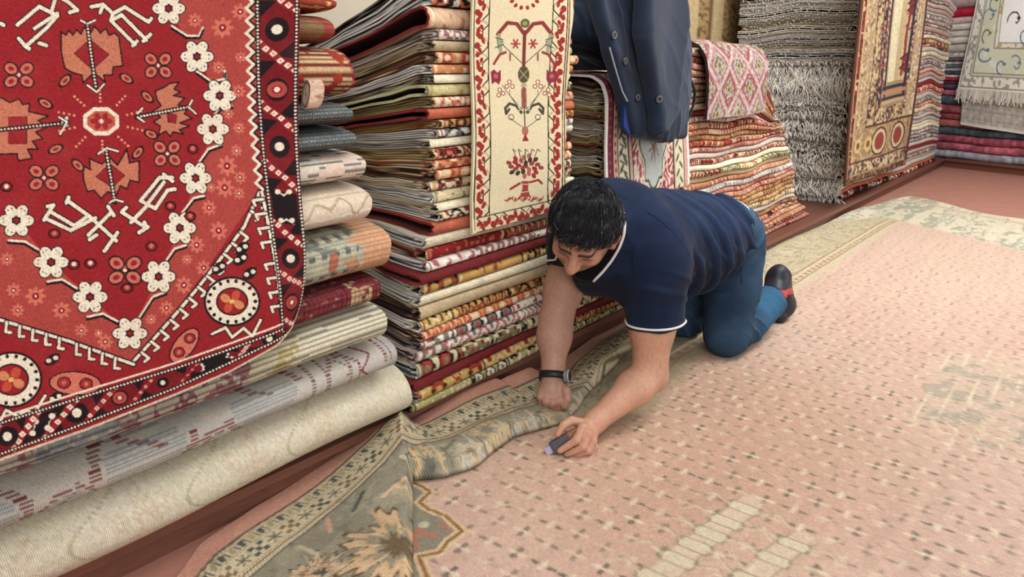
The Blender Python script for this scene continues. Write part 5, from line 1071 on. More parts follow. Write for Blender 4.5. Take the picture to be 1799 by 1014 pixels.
# ---- shirt
sf = Field((1.58, .74, .16), (2.46, 1.34, .74), .0045)
sf.cone((1.83, 1.05, .505), (2.12, 1.03, .450), .140, .120, .05); sf.cone((1.80, .955, .485), (2.12, .93, .435), .128, .120, .05)
sf.cone((1.84, 1.125, .475), (2.14, 1.07, .43), .115, .110, .06); sf.cone((2.12, .99, .440), (2.345, .975, .418), .134, .128, .06); sf.cone((2.10, .95, .39), (2.26, .95, .385), .12, .10, .05)
sf.cone((2.15, 1.05, .43), (2.34, 1.04, .42), .105, .105, .05); sf.cone((2.12, .915, .425), (2.33, .905, .415), .100, .098, .05)
sf.cone(SH_L + [.02, .03, .03], SH_L + [-.0, .0, -.012], .092, .088, .05); sf.cone(SH_L + [0, 0, -.01], EL_L * .62 + SH_L * .38 + np.array([.004, -.004, 0]), .086, .075, .045)
sf.cone(SH_R + [.02, -.03, .02], SH_R, .082, .070, .05); sf.cone(SH_R, EL_R * .5 + SH_R * .5, .070, .066, .04)
NPc = at_d(1032, 432, 1.955); sf.cone(np.array([1.84, 1.035, .51]), NPc + (np.array([1.84, 1.035, .51]) - NPc) * .15, .125, .098, .05); sf.cone((1.745, 1.045, .435), (1.80, .96, .42), .10, .11, .05)
dL = (EL_L - SH_L) / np.linalg.norm(EL_L - SH_L); dR = (EL_R - SH_R) / np.linalg.norm(EL_R - SH_R)
HEM_L = SH_L + dL * .168; hemn = dL + np.array([0.10, .0, 0.]); HEM_R = SH_R + dR * .085
sf.plane_cut(HEM_L, hemn, (1.6, .74, .16), (1.88, .965, .36)); sf.plane_cut(HEM_R, dR, (1.58, 1.075, .16), (1.86, 1.34, .46))
NECKN = toworld((-.30, -.22, .93)); NECKN /= np.linalg.norm(NECKN); NP = NPc
sf.plane_cut(NP, NECKN, (1.50, .90, .40), (1.80, 1.14, .74))
WN = np.array([.93, -.02, -.30]); WN /= np.linalg.norm(WN); WP = np.array([2.335, .97, .46]); sf.plane_cut(WP, WN)
V, F = sf.surface(); V = relax(V, F, 2, .5); n = vnormals(V, F)
x, y, z = V.T
w1 = x * .75 + z * .35 + .9 * (y - .9) * .6; fold = np.zeros(len(V))
def ridge(t, p=3.): return 1 - np.abs(2 * (t - np.floor(t + .5))) ** 1.0 * 2 if False else np.maximum(0, np.cos(t * 2 * math.pi)) ** p
wob = .05 * noise3(V, 6, 3)
fold += .021 * ridge((x * .95 + (z - .45) * .55 - (y - .95) * .5 + wob) / .085, 1.6) * smoothstep(1.86, 2.02, x) * (.55 + .45 * noise3(V, 5, 5))
fold += .012 * ridge((x * .5 - (z - .45) * 1.0 + (y - .95) * .2 + wob) / .11, 2.) * smoothstep(1.9, 1.78, x) * smoothstep(.42, .50, z) * (.5 + .5 * noise3(V, 7, 8))
fold += .010 * ridge(((z - .3) * .9 + (x - 1.75) * .55 + .4 * wob) / .055, 1.5) * smoothstep(.47, .40, z) * (y < .93) * (.5 + .5 * noise3(V, 9, 6))
fold += .004 * noise3(V, 13, 11) + .0015 * noise3(V, 45, 2)
V = V + n * fold[:, None]
C = np.broadcast_to(S(24, 36, 62), V.shape).astype(np.float32) * (1 + .10 * noise3(V, 12, 1)[:, None]); C = mixc(C, S(34, 54, 92), .55 * smoothstep(.0, .9, n[:, 2])); C = mixc(C, S(18, 22, 38), .6 * smoothstep(0, -.5, n[:, 2])); C = mixc(C, S(52, 78, 118), .40 * np.clip(fold / .010, 0, 1)); C = mixc(C, S(15, 22, 42), .35 * np.clip(-fold / .004 + .3, 0, 1) * smoothstep(-.2, .5, n[:, 2]))  # top light, underside shade and fold highlights painted into the jersey colour
# inside of the neck opening painted near black, standing in for its shadow
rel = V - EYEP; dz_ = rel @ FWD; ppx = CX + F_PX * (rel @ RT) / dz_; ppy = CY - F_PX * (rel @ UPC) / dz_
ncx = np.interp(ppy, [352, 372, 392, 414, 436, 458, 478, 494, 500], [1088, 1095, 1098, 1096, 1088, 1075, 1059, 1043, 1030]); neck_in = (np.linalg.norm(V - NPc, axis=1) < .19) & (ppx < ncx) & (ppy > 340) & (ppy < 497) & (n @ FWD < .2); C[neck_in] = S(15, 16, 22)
# stitched seams: armhole and side
sd = np.abs((x - 1.795) * .9 + (z - .44) * .35 + .0); C[(sd < .0022) & (y < .90) & (z > .36)] *= .55
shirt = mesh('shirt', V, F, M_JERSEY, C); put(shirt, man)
def ring_on(V, F, p, nrm, sel, name, rad, parent, mat, col, push=.0015):
    """a piping tube laid round the rim where a garment was cut by a plane"""
    nrm = nrm / np.linalg.norm(nrm); d = (V - p) @ nrm + .009; m_ = (np.abs(d) < .004) & sel(V); Q = V[m_] - np.outer(d[m_], nrm); c = Q.mean(0); u = np.cross(nrm, [0, 1, .3]); u /= np.linalg.norm(u); w = np.cross(nrm, u)
    a = np.arctan2((Q - c) @ w, (Q - c) @ u); R_ = np.linalg.norm(Q - c, axis=1); bins = np.linspace(-math.pi, math.pi, 73); R2 = np.array([R_[(a >= bins[k]) & (a < bins[k + 1])].max() if ((a >= bins[k]) & (a < bins[k + 1])).any() else np.nan for k in range(72)])
    ok = ~np.isnan(R2); ac = (bins[:-1] + bins[1:]) / 2; R2 = np.interp(ac, ac[ok], R2[ok], period=2 * math.pi); R2 = (np.roll(R2, 1) + R2 * 2 + np.roll(R2, -1)) / 4 + push
    P = c + R2[:, None] * (np.cos(ac)[:, None] * u + np.sin(ac)[:, None] * w); P = np.concatenate([P, P[:2]]); mm = MB(); mm.tube(P, rad, 6, col, cap=False); o = mm.build(name, mat); o.parent = parent; o['label'] = 'white piping'; return o
WPIP = S(214, 212, 206)
ring_on(V, F, HEM_L, hemn, lambda V: (V[:, 0] < 1.88) & (V[:, 1] < .965) & (V[:, 2] < .37), 'trim', .0032, shirt, M_JERSEY, WPIP)
ring_on(V, F, HEM_R, dR, lambda V: (V[:, 0] < 1.84) & (V[:, 1] > 1.075) & (V[:, 2] < .47), 'trim', .0032, shirt, M_JERSEY, WPIP)
from mathutils.bvhtree import BVHTree
tree = BVHTree.FromPolygons([tuple(p_) for p_ in V], [tuple(map(int, q_)) for q_ in F])
def on_shirt(L, nseg):
    L = np.asarray(L, float); t = np.linspace(0, len(L) - 1, nseg); out = []
    for a_ in t:
        px, py = np.interp(a_, range(len(L)), L[:, 0]), np.interp(a_, range(len(L)), L[:, 1]); dr = ray(px, py); hit = tree.ray_cast(Vector(EYEP), Vector(dr / np.linalg.norm(dr)))
        if hit[0] is not None: out.append(np.array(hit[0]) - dr / np.linalg.norm(dr) * .002)
    P = np.array(out)
    for _ in range(6): P[1:-1] = (P[:-2] + 2 * P[1:-1] + P[2:]) / 4
    return P
NECKLINE = [(1088, 352), (1095, 372), (1098, 392), (1096, 414), (1088, 436), (1075, 458), (1059, 478), (1043, 494)]
tm = MB(); tm.tube(on_shirt(NECKLINE, 60), .0040, 6, WPIP); tn_ = tm.build('trim', M_JERSEY); tn_.parent = shirt; tn_['label'] = 'white piping'

# ---- jeans
jf = Field((2.10, .72, -.012), (2.82, 1.26, .60), .0045)
jf.cone((2.30, .975, .425), (2.37, .97, .41), .118, .122, .05); jf.ell((2.385, .93, .400), np.eye(3), (.095, .090, .110), .05); jf.ell((2.395, 1.03, .400), np.eye(3), (.095, .090, .110), .05)
jf.chain([HP_L + [0, .008, -.01], HP_L * .5 + KN_L * .5, KN_L + [0, 0, .012]], [.103, .092, .074], .03, .05); jf.chain([HP_R, HP_R * .5 + KN_R * .5, KN_R + [0, 0, .012]], [.100, .090, .074], .03, .05)
for kn, an in ((KN_L, AN_L), (KN_R, AN_R)): jf.ell(kn + [-.004, 0, -.005], np.eye(3), (.066, .070, .066), .02); jf.chain([kn + [.01, 0, .004], kn * .6 + an * .4 + np.array([0, 0, -.004]), an + [0.02, 0, .0]], [.070, .072, .060], .025)
jf.plane_cut((2.665, .845, .12), (AN_L - KN_L), (2.55, .72, -.02), (2.84, .96, .25)); jf.plane_cut((2.735, 1.06, .12), (AN_R - KN_R), (2.60, .96, -.02), (2.84, 1.26, .25))
jf.plane_cut(WP - WN * .012, -WN, (2.1, .72, .25), (2.46, 1.26, .60))
W = jf.sub(jf.lo, jf.lo + jf.n * jf.h); jf.f[W[0]] = np.maximum(jf.f[W[0]], (.004 - W[3]) + 0 * W[1] + 0 * W[2])
V, F = jf.surface(); V = relax(V, F, 2, .5); n = vnormals(V, F); x, y, z = V.T; wob = .04 * noise3(V, 7, 13)
bend = np.exp(-((x - 2.40) / .07) ** 2) * smoothstep(.26, .12, z); shin = smoothstep(2.38, 2.46, x) * (z < .24)
fold = .007 * ridge((x * .7 + z * .9 + wob) / .05, 1.5) * bend + .006 * ridge((x * 1. + z * .5 + wob * 1.3) / .075, 2.) * shin * (.5 + .5 * noise3(V, 9, 4)) + .006 * ridge((z - (x - 2.3) * .5 + wob) / .06, 2.) * smoothstep(.30, .38, z) * (x < 2.42) + .003 * noise3(V, 16, 3) + .0012 * noise3(V, 55, 6)
V = V + n * fold[:, None]; V[:, 2] = np.maximum(V[:, 2], .004)
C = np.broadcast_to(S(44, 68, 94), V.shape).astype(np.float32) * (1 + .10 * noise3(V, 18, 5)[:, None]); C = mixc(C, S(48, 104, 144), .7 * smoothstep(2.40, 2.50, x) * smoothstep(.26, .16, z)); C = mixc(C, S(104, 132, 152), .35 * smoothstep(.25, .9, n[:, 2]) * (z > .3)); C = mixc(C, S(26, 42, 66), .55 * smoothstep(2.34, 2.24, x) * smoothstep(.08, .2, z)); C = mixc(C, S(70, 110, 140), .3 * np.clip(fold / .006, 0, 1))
seam = np.abs((x - 2.385) - .10 * (z - .25)) < .0022; C[seam & (y < .93) & (z > .10)] *= .5; C[(np.abs((x - 2.391) - .10 * (z - .25)) < .0012) & (y < .93) & (z > .10)] = S(150, 150, 140)
rel = V - EYEP; dz_ = rel @ FWD; ppx = CX + F_PX * (rel @ RT) / dz_; ppy = CY - F_PX * (rel @ UPC) / dz_; near = (n @ FWD < 0) & (V[:, 1] < .95)
def stitch(L, w, c):
    for (xa, ya), (xb, yb) in zip(L[:-1], L[1:]):
        t = np.clip(((ppx - xa) * (xb - xa) + (ppy - ya) * (yb - ya)) / ((xb - xa) ** 2 + (yb - ya) ** 2), 0, 1); C[near & (np.hypot(ppx - xa - t * (xb - xa), ppy - ya - t * (yb - ya)) < w)] = c
stitch([(1252, 478), (1272, 462), (1296, 448)], 2.6, S(96, 118, 136)); stitch([(1250, 484), (1272, 468), (1297, 453)], 1.8, S(24, 36, 54)); stitch([(1306, 405), (1300, 450), (1303, 500)], 1.5, S(26, 40, 60))
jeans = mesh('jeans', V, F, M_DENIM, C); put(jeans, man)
# back pocket, waistband edge and the pale strip of underwear above it
ms = MB(); cpt = np.array([2.34, .965, .415])
for a0, a1, col, r0, off in ((.4, 1.9, S(206, 206, 208), .131, .004), (-1.2, 2.4, S(46, 70, 98), .132, .028)):
    a = np.linspace(a0, a1, 30); u = np.cross(WN, [0, 1, 0]); u /= np.linalg.norm(u); u = u if u[2] > 0 else -u; w = np.cross(WN, u); w = w if w[1] < 0 else -w
    for k, dn in enumerate((0, 1)): pass
    P0 = cpt + WN * off + r0 * (np.cos(a)[:, None] * u * 1.02 + np.sin(a)[:, None] * w * 1.22); P1 = P0 + WN * .026 + (P0 - cpt) * .012
    ms.add(np.concatenate([P0, P1]), grid_f(2, 30), col); ms.add(np.concatenate([P0 * 1, P1 * 1]) - (np.concatenate([P0, P1]) - cpt) * .02, grid_f(2, 30)[:, ::-1], col)
wb = ms.build('waistband', M_DENIM); wb['label'] = 'waistband with a pale grey strip above it'; wb.parent = jeans

# ---- shoes, toes on the rug and heels up
def shoe(an, name, dark):
    f = Field(an + [-.06, -.10, -.16], an + [.24, .10, .16], .004)
    he, ba, to = np.array([an[0] + .082, an[1] + .012, .185]), np.array([an[0] + .135, an[1], .062]), np.array([an[0] + .095, an[1] - .002, .034])
    f.cone(he, ba, .040, .044, .02); f.cone(ba, to, .042, .030, .02); f.cone(an + [.015, 0, .01], he + [-.012, 0, -.012], .045, .042, .03); f.cone(he + [0, 0, .005], he + [-.012, 0, .020], .038, .034, .015)
    f.plane_cut((0, 0, .004), (0, 0, -1)); f.plane_cut(an + [.0, 0, .0], (-1, 0, -.15))
    V, F = f.surface(); V = relax(V, F, 1); n = vnormals(V, F); dirs = np.array([ba[0] - he[0], 0, ba[2] - he[2]]); dirs /= np.linalg.norm(dirs); out = np.array([-dirs[2], 0, dirs[0]]); out = out if out[0] > 0 else -out
    C = np.broadcast_to(S(24, 26, 34) if dark else S(24, 30, 44), V.shape).astype(np.float32) * (1 + .1 * noise3(V, 40)[:, None]); sole = ((V - he) @ out > .021); C[sole] = S(54, 34, 30)
    if not dark: C[(~sole) & (np.abs(V[:, 2] - .150 - (V[:, 0] - an[0]) * -.12) < .013)] = S(196, 52, 50)
    V = V + n * np.where(sole, .003, 0)[:, None]; o = mesh(name, V, F, M_LEATHER, C); o['label'] = 'black shoe seen past the jeans' if dark else 'dark navy shoe with a red band and brown sole'; put(o, man)
shoe(AN_L, 'shoe', False); shoe(AN_R, 'shoe', True)
# ---- watch on the far wrist
wt = MB(); wp = at_d(972, 661, 2.10); ax = WR_R - EL_R; ax /= np.linalg.norm(ax); u = np.cross(ax, FWD); u /= np.linalg.norm(u); w = np.cross(ax, u); a = np.linspace(0, 2 * math.pi, 41)
for k in range(1):
    ring = [(.0385, -.010), (.0405, -.010), (.0405, .010), (.0385, .010)]; V = np.array([[wp + ax * zz + rr * (math.cos(t) * u * 1.02 + math.sin(t) * w * .94) for rr, zz in ring] for t in a[:-1]]); wt.add(V.reshape(-1, 3), grid_f(40, 4, True, True), S(26, 26, 30))
wo = wt.build('watch_strap', M_LEATHER); put(wo, man)
wc = MB(); ud = toworld((.93, .05, .35)); ud /= np.linalg.norm(ud); cpos = wp + ud * .0385; t1 = ax; t2 = np.cross(ud, t1); t2 /= np.linalg.norm(t2)
for r0, r1, h0, h1, col in ((.0001, .0155, .009, .009, S(30, 30, 34)), (.0155, .0185, .010, .008, S(178, 178, 180)), (.0185, .0185, .008, -.004, S(120, 120, 124))):
    b = np.linspace(0, 2 * math.pi, 25)[:-1]; V = np.array([[cpos + ud * h0 + r0 * (math.cos(t) * t1 + math.sin(t) * t2), cpos + ud * h1 + r1 * (math.cos(t) * t1 + math.sin(t) * t2)] for t in b]); wc.add(V.reshape(-1, 3), grid_f(24, 2, True), col)
wco = wc.build('watch_case', M_LEATHER); wco['label'] = 'round watch case with a dark face'; wco.parent = wo

# ---- the trimming tool held in the near hand
def box_along(name, A, B, wv, hv, cols, mat, root, lab=None, bev=.12):
    A = np.asarray(A); B = np.asarray(B); mm = MB(); ts = np.linspace(0, 1, 14); c8 = [(-1, -1 + bev), (-1 + bev, -1), (1 - bev, -1), (1, -1 + bev), (1, 1 - bev), (1 - bev, 1), (-1 + bev, 1), (-1, 1 - bev)]
    V = np.array([[A + (B - A) * t + wv * i * (.9 if t in (0., 1.) else 1) + hv * j * (.9 if t in (0., 1.) else 1) for i, j in c8] for t in ts]); C = np.array([cols(t) for t in ts], np.float32); mm.add(V.reshape(-1, 3), grid_f(14, 8, wv=True), np.repeat(C, 8, 0))
    for k, rv in ((0, 1), (13, 0)): t = np.array([[0, i, i + 1] for i in range(1, 7)]); mm.add(V[k], None, C[k], T=t[:, ::-1] if rv else t)
    o = mm.build(name, mat, smooth=False); put(o, root)
    if lab: o['label'] = lab
    return o
A = q(969, 788, 1.884); B = q(1018, 760, 1.884); tx = (B - A) / np.linalg.norm(B - A); hv = np.cross(tx, FWD); hv /= np.linalg.norm(hv); wv = np.cross(tx, hv)
tool = empty('trimming_tool', tuple(q(962, 795, 1.90)), 'small wooden handled pile trimming tool gripped in his near hand', 'tool')
box_along('handle', A, B, wv * .010, hv * .0155, lambda t: S(70, 66, 74) if t < .5 else (S(84, 60, 84) if t < .66 else S(150, 92, 54)), M_LEATHER, tool, 'handle, grey at one end and brown wood at the other')
box_along('blade', q(958.5, 794.5, 1.886), A, wv * .006, hv * .0105, lambda t: S(176, 160, 196), M_LEATHER, tool, 'pale lilac tip')
# ================================================================== runners and small rugs thrown over the stacks
def draped(name, x0, x1, path, paint_cv, nu, nv, thick, mat, edge, back, wob=None):
    """cloth swept along path (y, z) from the top of a stack over its front edge; chart u across, v along"""
    P2 = np.asarray(path, float); L = np.concatenate([[0], np.cumsum(np.hypot(*np.diff(P2, axis=0).T))]); v = np.linspace(0, 1, nv); Y = np.interp(v * L[-1], L, P2[:, 0]); Z = np.interp(v * L[-1], L, P2[:, 1])
    ker = np.ones(9) / 9; pad = lambda a: np.convolve(np.concatenate([np.full(4, a[0]) - (a[1] - a[0]) * np.arange(4, 0, -1), a, np.full(4, a[-1]) + (a[-1] - a[-2]) * np.arange(1, 5)]), ker, 'valid'); Y, Z = pad(Y), pad(Z)
    ty, tz = np.gradient(Y), np.gradient(Z); l = np.hypot(ty, tz); ny, nz = tz / l, -ty / l
    if nz[0] < 0: ny, nz = -ny, -nz
    u = np.linspace(0, 1, nu)[:, None]; X = x0 + (x1 - x0) * u + 0 * Y[None]; off = (wob(u, v[None]) if wob else 0) + 0 * X
    Yo = Y[None] + ny[None] * off + 0 * X; Zo = Z[None] + nz[None] * off + 0 * X; C = paint_cv.sample(u + 0 * X, v[None] + 0 * X); m = MB(); f = grid_f(nu, nv)
    A = np.stack([X, Yo, Zo], -1); B = np.stack([X, Yo - ny * thick, Zo - nz * thick], -1); m.add(A.reshape(-1, 3), f[:, ::-1], C.reshape(-1, 3)); m.add(B.reshape(-1, 3), f, back)
    for p, q in ((A[0], B[0]), (A[-1], B[-1]), (A[:, 0], B[:, 0]), (A[:, -1], B[:, -1])): k = len(p); i = np.arange(k - 1); m.add(np.concatenate([p, q]), np.stack([i, i + 1, i + 1 + k, i + k], -1), edge)
    return m.build(name, mat)
# ---- bordered runner over the second stack
c2 = Canvas(0, 1, 0, 1, .003, S(212, 198, 178)); VV, UU = np.meshgrid((np.arange(c2.h) + .5) * .003, (np.arange(c2.w) + .5) * .003, indexing='ij')
ser = np.sin(UU * 95 + 2 * np.sin(VV * 70)) * np.sin(VV * 120 + 2 * np.sin(UU * 40)); dm = np.abs(((UU * 3.2 + VV * 5) % 1) - .5) + np.abs(((UU * 3.2 - VV * 5) % 1) - .5)
c2.a[(ser + .5 * vnoise(UU * 60, VV * 110, 2)) > .05] = S(172, 74, 82); c2.a[dm < .16] = S(206, 190, 160); c2.a[(dm > .62) & (ser > -.2)] = S(150, 52, 66)
an = np.linspace(0, 2 * math.pi, 200); lob = lambda s: np.stack([.53 + s * (.15 + .02 * np.cos(an * 6)) * np.sign(np.cos(an)) * np.abs(np.cos(an)) ** .8, .80 + s * (.155 + .028 * np.abs(np.cos(an * 4))) * np.sin(an)], -1)
for s, c in ((1.12, S(208, 196, 172)), (1.02, S(62, 70, 58)), (.95, S(176, 184, 178))): c2.poly(lob(s), c)
for k in range(9): a = k * .7; c2.line([(.53, .78 + .01 * k), (.53 + .07 * math.cos(a), .81 + .07 * math.sin(a))], .007, S(74, 84, 74) if k % 2 else S(160, 90, 90))
for x0_, x1_, c in ((0, .018, S(226, 220, 210)), (.018, .07, S(118, 40, 56)), (.07, .082, S(60, 34, 40)), (.082, .125, S(196, 156, 132)), (.125, .135, S(90, 60, 54)), (.135, .235, S(206, 198, 168)), (.235, .25, S(70, 66, 56)), (.25, .275, S(190, 150, 140)), (.275, .285, S(66, 60, 52)), (.785, .80, S(66, 60, 52)), (.80, .815, S(190, 150, 130)), (.815, .92, S(206, 198, 168)), (.92, .93, S(70, 66, 56)), (.93, .975, S(196, 150, 140)), (.975, 1., S(224, 216, 204))): c2.poly([(x0_, 0), (x1_, 0), (x1_, 1), (x0_, 1)], c)
for k in range(34):
    v = k * .03 + .01; c2.ell(.185 + .02 * (-1) ** k, v, .026, .008, S(84, 86, 64), .6 * (-1) ** k); c2.ell(.867 + .02 * (-1) ** k, v, .026, .008, S(84, 86, 64), .6 * (-1) ** k); c2.line([(.15, v), (.22, v + .02)], .006, S(70, 64, 52)); c2.ell(.104, v, .012, .008, S(150, 80, 70)); c2.ell(.045, v, .006, .004, S(170, 110, 110))
c2.speckle(.06, 2)
o = draped('bordered_runner', 2.162, 2.800, [(1.86, .952), (1.44, .935), (1.345, .928), (1.305, .905), (1.287, .86), (1.280, .70), (1.270, .585), (1.264, .50)], c2, 180, 260, .007, M_KNOT, S(210, 200, 190), S(120, 60, 66), lambda u, v: .003 * np.sin(u * 9 + v * 12)); tag(o, 'white edged runner with a pale medallion draped over the stack below the jacket', 'rug')
# ---- lattice rug on the slumping stack
c3 = Canvas(0, 1, 0, 1, .0028, S(178, 104, 104)); VV, UU = np.meshgrid((np.arange(c3.h) + .5) * .0028, (np.arange(c3.w) + .5) * .0028, indexing='ij')
a_ = UU * 3.1 + (VV - .3) * 4.4; b_ = UU * 3.1 - (VV - .3) * 4.4; da = np.abs((a_ % 1) - .5); db = np.abs((b_ % 1) - .5); cell = (np.floor(a_) + np.floor(b_)) % 2; core = np.maximum(da, db)
c3.a[vnoise(UU * 60, VV * 90, 2) > .15] = S(188, 160, 154); c3.a[(core < .30)] = S(196, 188, 176); c3.a[(core < .26) & (vnoise(UU * 70, VV * 110, 6) > .0)] = S(120, 116, 98); c3.a[(core < .13)] = S(190, 168, 112); c3.a[(core < .06)] = S(110, 80, 70)
c3.a[(cell == 1) & (core > .26) & (core < .40) & (vnoise(UU * 80, VV * 120, 9) > -.2)] = S(170, 76, 80); c3.a[(core > .435)] = S(204, 196, 186); c3.a[(core > .46) & (vnoise(UU * 90, VV * 130, 5) > .3)] = S(196, 120, 120)
c3.a *= .84; c3.speckle(.10, 3)
o = draped('lattice_rug', 2.900, 3.60, [(1.86, 1.075), (1.42, 1.066), (1.345, 1.060), (1.300, 1.038), (1.270, .99), (1.258, .92), (1.252, .765), (1.253, .75)], c3, 180, 240, .012, M_KNOT, S(58, 34, 36), S(60, 36, 38), lambda u, v: .004 * np.sin(u * 8 + v * 9) - .03 * np.clip(u - .75, 0, 1) * (v > .0)); tag(o, 'small pink and white diamond lattice rug thrown over the slumping stack', 'rug')

# ---- brown runner down the tasselled stack: stripes of borders, a pale niche and two red stars near the hem
c4 = Canvas(0, 1, 0, 1, .0024, S(150, 122, 88)); VV, UU = np.meshgrid((np.arange(c4.h) + .5) * .0024, (np.arange(c4.w) + .5) * .0024, indexing='ij'); n4_ = vnoise(UU * 70, VV * 150, 3); n5_ = vnoise(UU * 45, VV * 90, 8)
def stripe(a, b, g, s1=None, s2=None, v1=1., th=.42, v0=0.):
    m_ = (UU >= a) & (UU < b) & (VV < v1) & (VV >= v0); c4.a[m_] = g
    if s1 is not None: c4.a[m_ & (n4_ > th)] = s1
    if s2 is not None: c4.a[m_ & (n5_ < -th)] = s2
NVY, TAN, DKB, RDB, GLD = S(50, 46, 56), S(166, 138, 102), S(84, 54, 44), S(128, 52, 46), S(176, 124, 74)
stripe(0, .028, DKB); stripe(.028, .045, GLD); stripe(.045, .085, RDB, S(40, 34, 38), S(196, 160, 120), .98); stripe(.085, .10, S(190, 150, 106)); stripe(.10, .25, TAN, S(120, 92, 66), S(190, 170, 128), .98); stripe(.25, .262, DKB)
stripe(.262, .355, S(150, 116, 84), NVY, S(186, 160, 116), .78, .12); stripe(.355, .37, DKB, v1=.78); stripe(.37, .415, TAN, RDB, NVY, .74, .2); stripe(.415, .43, NVY, v1=.72); stripe(.43, .47, S(150, 90, 80), S(96, 60, 66), S(190, 160, 130), .70, .2); stripe(.47, .50, NVY, v1=.68)
stripe(.50, .52, S(170, 150, 120), v1=.64); stripe(.52, .635, S(204, 196, 156), S(190, 178, 136), None, .62); stripe(.635, .70, S(176, 154, 112), v1=.62); stripe(.70, .79, S(186, 166, 124), S(120, 60, 50), None, .62, .6)
stripe(.79, .82, NVY, v1=.68); stripe(.82, .86, S(140, 84, 72), S(196, 166, 130), NVY, .72, .25); stripe(.86, .97, S(178, 154, 118), S(134, 100, 76), S(204, 184, 148), .98); stripe(.97, 1., DKB)
for v in np.arange(.02, .60, .003): c4.ell(.745 + .006 * math.sin(v * 40), v, .016, .004, S(132, 48, 44))
for v in (.30, .33, .53, .57): c4.poly([(.70, v), (.79, v - .022), (.79, v + .022)], S(124, 44, 44)); c4.line([(.70, v), (.79, v - .022)], .006, S(40, 30, 34))
for q, c in ((.64, NVY), (.66, S(170, 120, 90)), (.685, NVY), (.70, S(176, 150, 112))): c4.line([(.45, q), (.83, q)], .014, c)
stripe(.37, .86, S(150, 116, 84), NVY, S(190, 164, 120), .78, .10, .72); c4.line([(.26, .785), (.97, .785)], .010, DKB)
stripe(.10, .97, S(158, 128, 92), S(128, 98, 70), S(180, 156, 112), .92, .35, .79)
for x in (.48, .80):
    c4.ell(x, .855, .115, .058, S(74, 50, 42)); c4.ell(x, .855, .10, .050, S(200, 172, 130)); c4.ell(x, .855, .07, .036, S(120, 70, 56)); c4.poly([(x - .055, .855), (x, .825), (x + .055, .855), (x, .885)], S(150, 50, 44))
for x in (.18, .32): c4.ell(x, .855, .05, .03, S(196, 170, 110)); c4.ell(x, .855, .025, .014, S(120, 80, 50))
stripe(.05, .97, S(150, 116, 84), NVY, S(196, 170, 130), .965, .05, .925); c4.line([(.05, .92), (.97, .92)], .008, DKB); stripe(0, 1, DKB, S(150, 110, 76), None, 1., .3, .975)
c4.speckle(.08, 8)
nu, nv = 150, 330; u = np.linspace(0, 1, nu)[:, None]; v = np.linspace(0, 1, nv)[None]
xa = interp(v, [0, .27, 1], [1518, 1513, 1484]) + 0 * u; xb = interp(v, [0, .27, 1], [1640, 1632, 1592]) + 0 * u; ya = -120 + v * (328 + 120); yb_ = -120 + v * (290 + 120); PX = xa + (xb - xa) * u; PYc = ya + (yb_ - ya) * u
G = FWD * F_PX + RT * (PX - CX)[..., None] + UPC * (CY - PYc)[..., None]; P = EYEP + G * (1.150 / G[..., 1])[..., None]; P[..., 1] += .012 * np.sin(P[..., 0] * 5 + P[..., 2] * 4) * (v * .6 + .2)
o = hanging('hanging_runner', P, c4.sample(u + 0 * v, v + 0 * u), (0, -1, 0), .010, M_KNOT, S(74, 40, 34), S(120, 84, 60)); tag(o, 'long brown prayer runner with a pale niche hanging down the tall tasselled stack', 'rug')

# ---- two pieces on the right-hand wall stack
n5 = np.array([.916, -.40, 0.]); p5 = np.array([RW[0], RW[1], 0.])
def right_sheet(name, q, off, cvs, nu, nv, edge, label, fr=None):
    (x00, y00), (x10, y10), (x11, y11), (x01, y01) = q; u = np.linspace(0, 1, nu)[:, None]; v = np.linspace(0, 1, nv)[None]
    PX = (x00 * (1 - u) + x10 * u) * (1 - v) + (x01 * (1 - u) + x11 * u) * v; PY_ = (y00 * (1 - u) + y10 * u) * (1 - v) + (y01 * (1 - u) + y11 * u) * v
    G = FWD * F_PX + RT * (PX - CX)[..., None] + UPC * (CY - PY_)[..., None]; P = EYEP + G * (np.dot(p5 - n5 * off - EYEP, n5) / (G @ n5))[..., None]; P = P - n5 * (.008 * np.sin(P[..., 1] * 14 + P[..., 2] * 6))[..., None]
    o = hanging(name, P, cvs.sample(u + 0 * v, v + 0 * u), -n5, .008, M_FLAT, edge, S(170, 164, 150)); tag(o, label, 'rug')
    if fr:
        m = MB(); r = np.random.default_rng(3); B = P[:, -1]
        for k in range(170):
            t = (k + r.random()) / 170 * (nu - 1); i = int(t); p = B[min(i, nu - 1)] * (1 - (t - i)) + B[min(i + 1, nu - 1)] * (t - i) - n5 * .006; L = fr * r.uniform(.7, 1.15); s = np.linspace(0, 1, 4); sw = r.normal(0, .22) * L
            Q = np.stack([p[0] + RD[0] * sw * s ** 2 - n5[0] * .004, p[1] + RD[1] * sw * s ** 2 - n5[1] * .004, p[2] - L * s], -1); w = np.array([RD[0], RD[1], 0]) * r.uniform(.006, .011); V = np.stack([Q - w * (1 - s * .5)[:, None], Q - n5 * .004, Q + w * (1 - s * .5)[:, None]], 1); m.add(V.reshape(-1, 3), grid_f(4, 3), S(222, 216, 202) * r.uniform(.72, 1.04))
        m.build('fringe', M_YARN, o)
    return o
c5 = Canvas(0, 1.15, 0, 1, .003, S(238, 242, 242)); VV, UU = np.meshgrid((np.arange(c5.h) + .5) * .003, (np.arange(c5.w) + .5) * .003, indexing='ij')
ed = np.minimum(UU, (1 - VV) * .9); c5.a[ed < .34] = S(226, 224, 208); c5.a[(ed < .30) & (ed > .12)] = S(208, 214, 186); c5.a[ed < .10] = S(230, 228, 218); c5.a[(ed < .10) & (ed > .02) & (vnoise(UU * 40, VV * 40, 2) > .3)] = S(160, 160, 150)
for e in (.02, .10, .12, .30, .34): c5.a[np.abs(ed - e) < .005] = S(150, 146, 128)
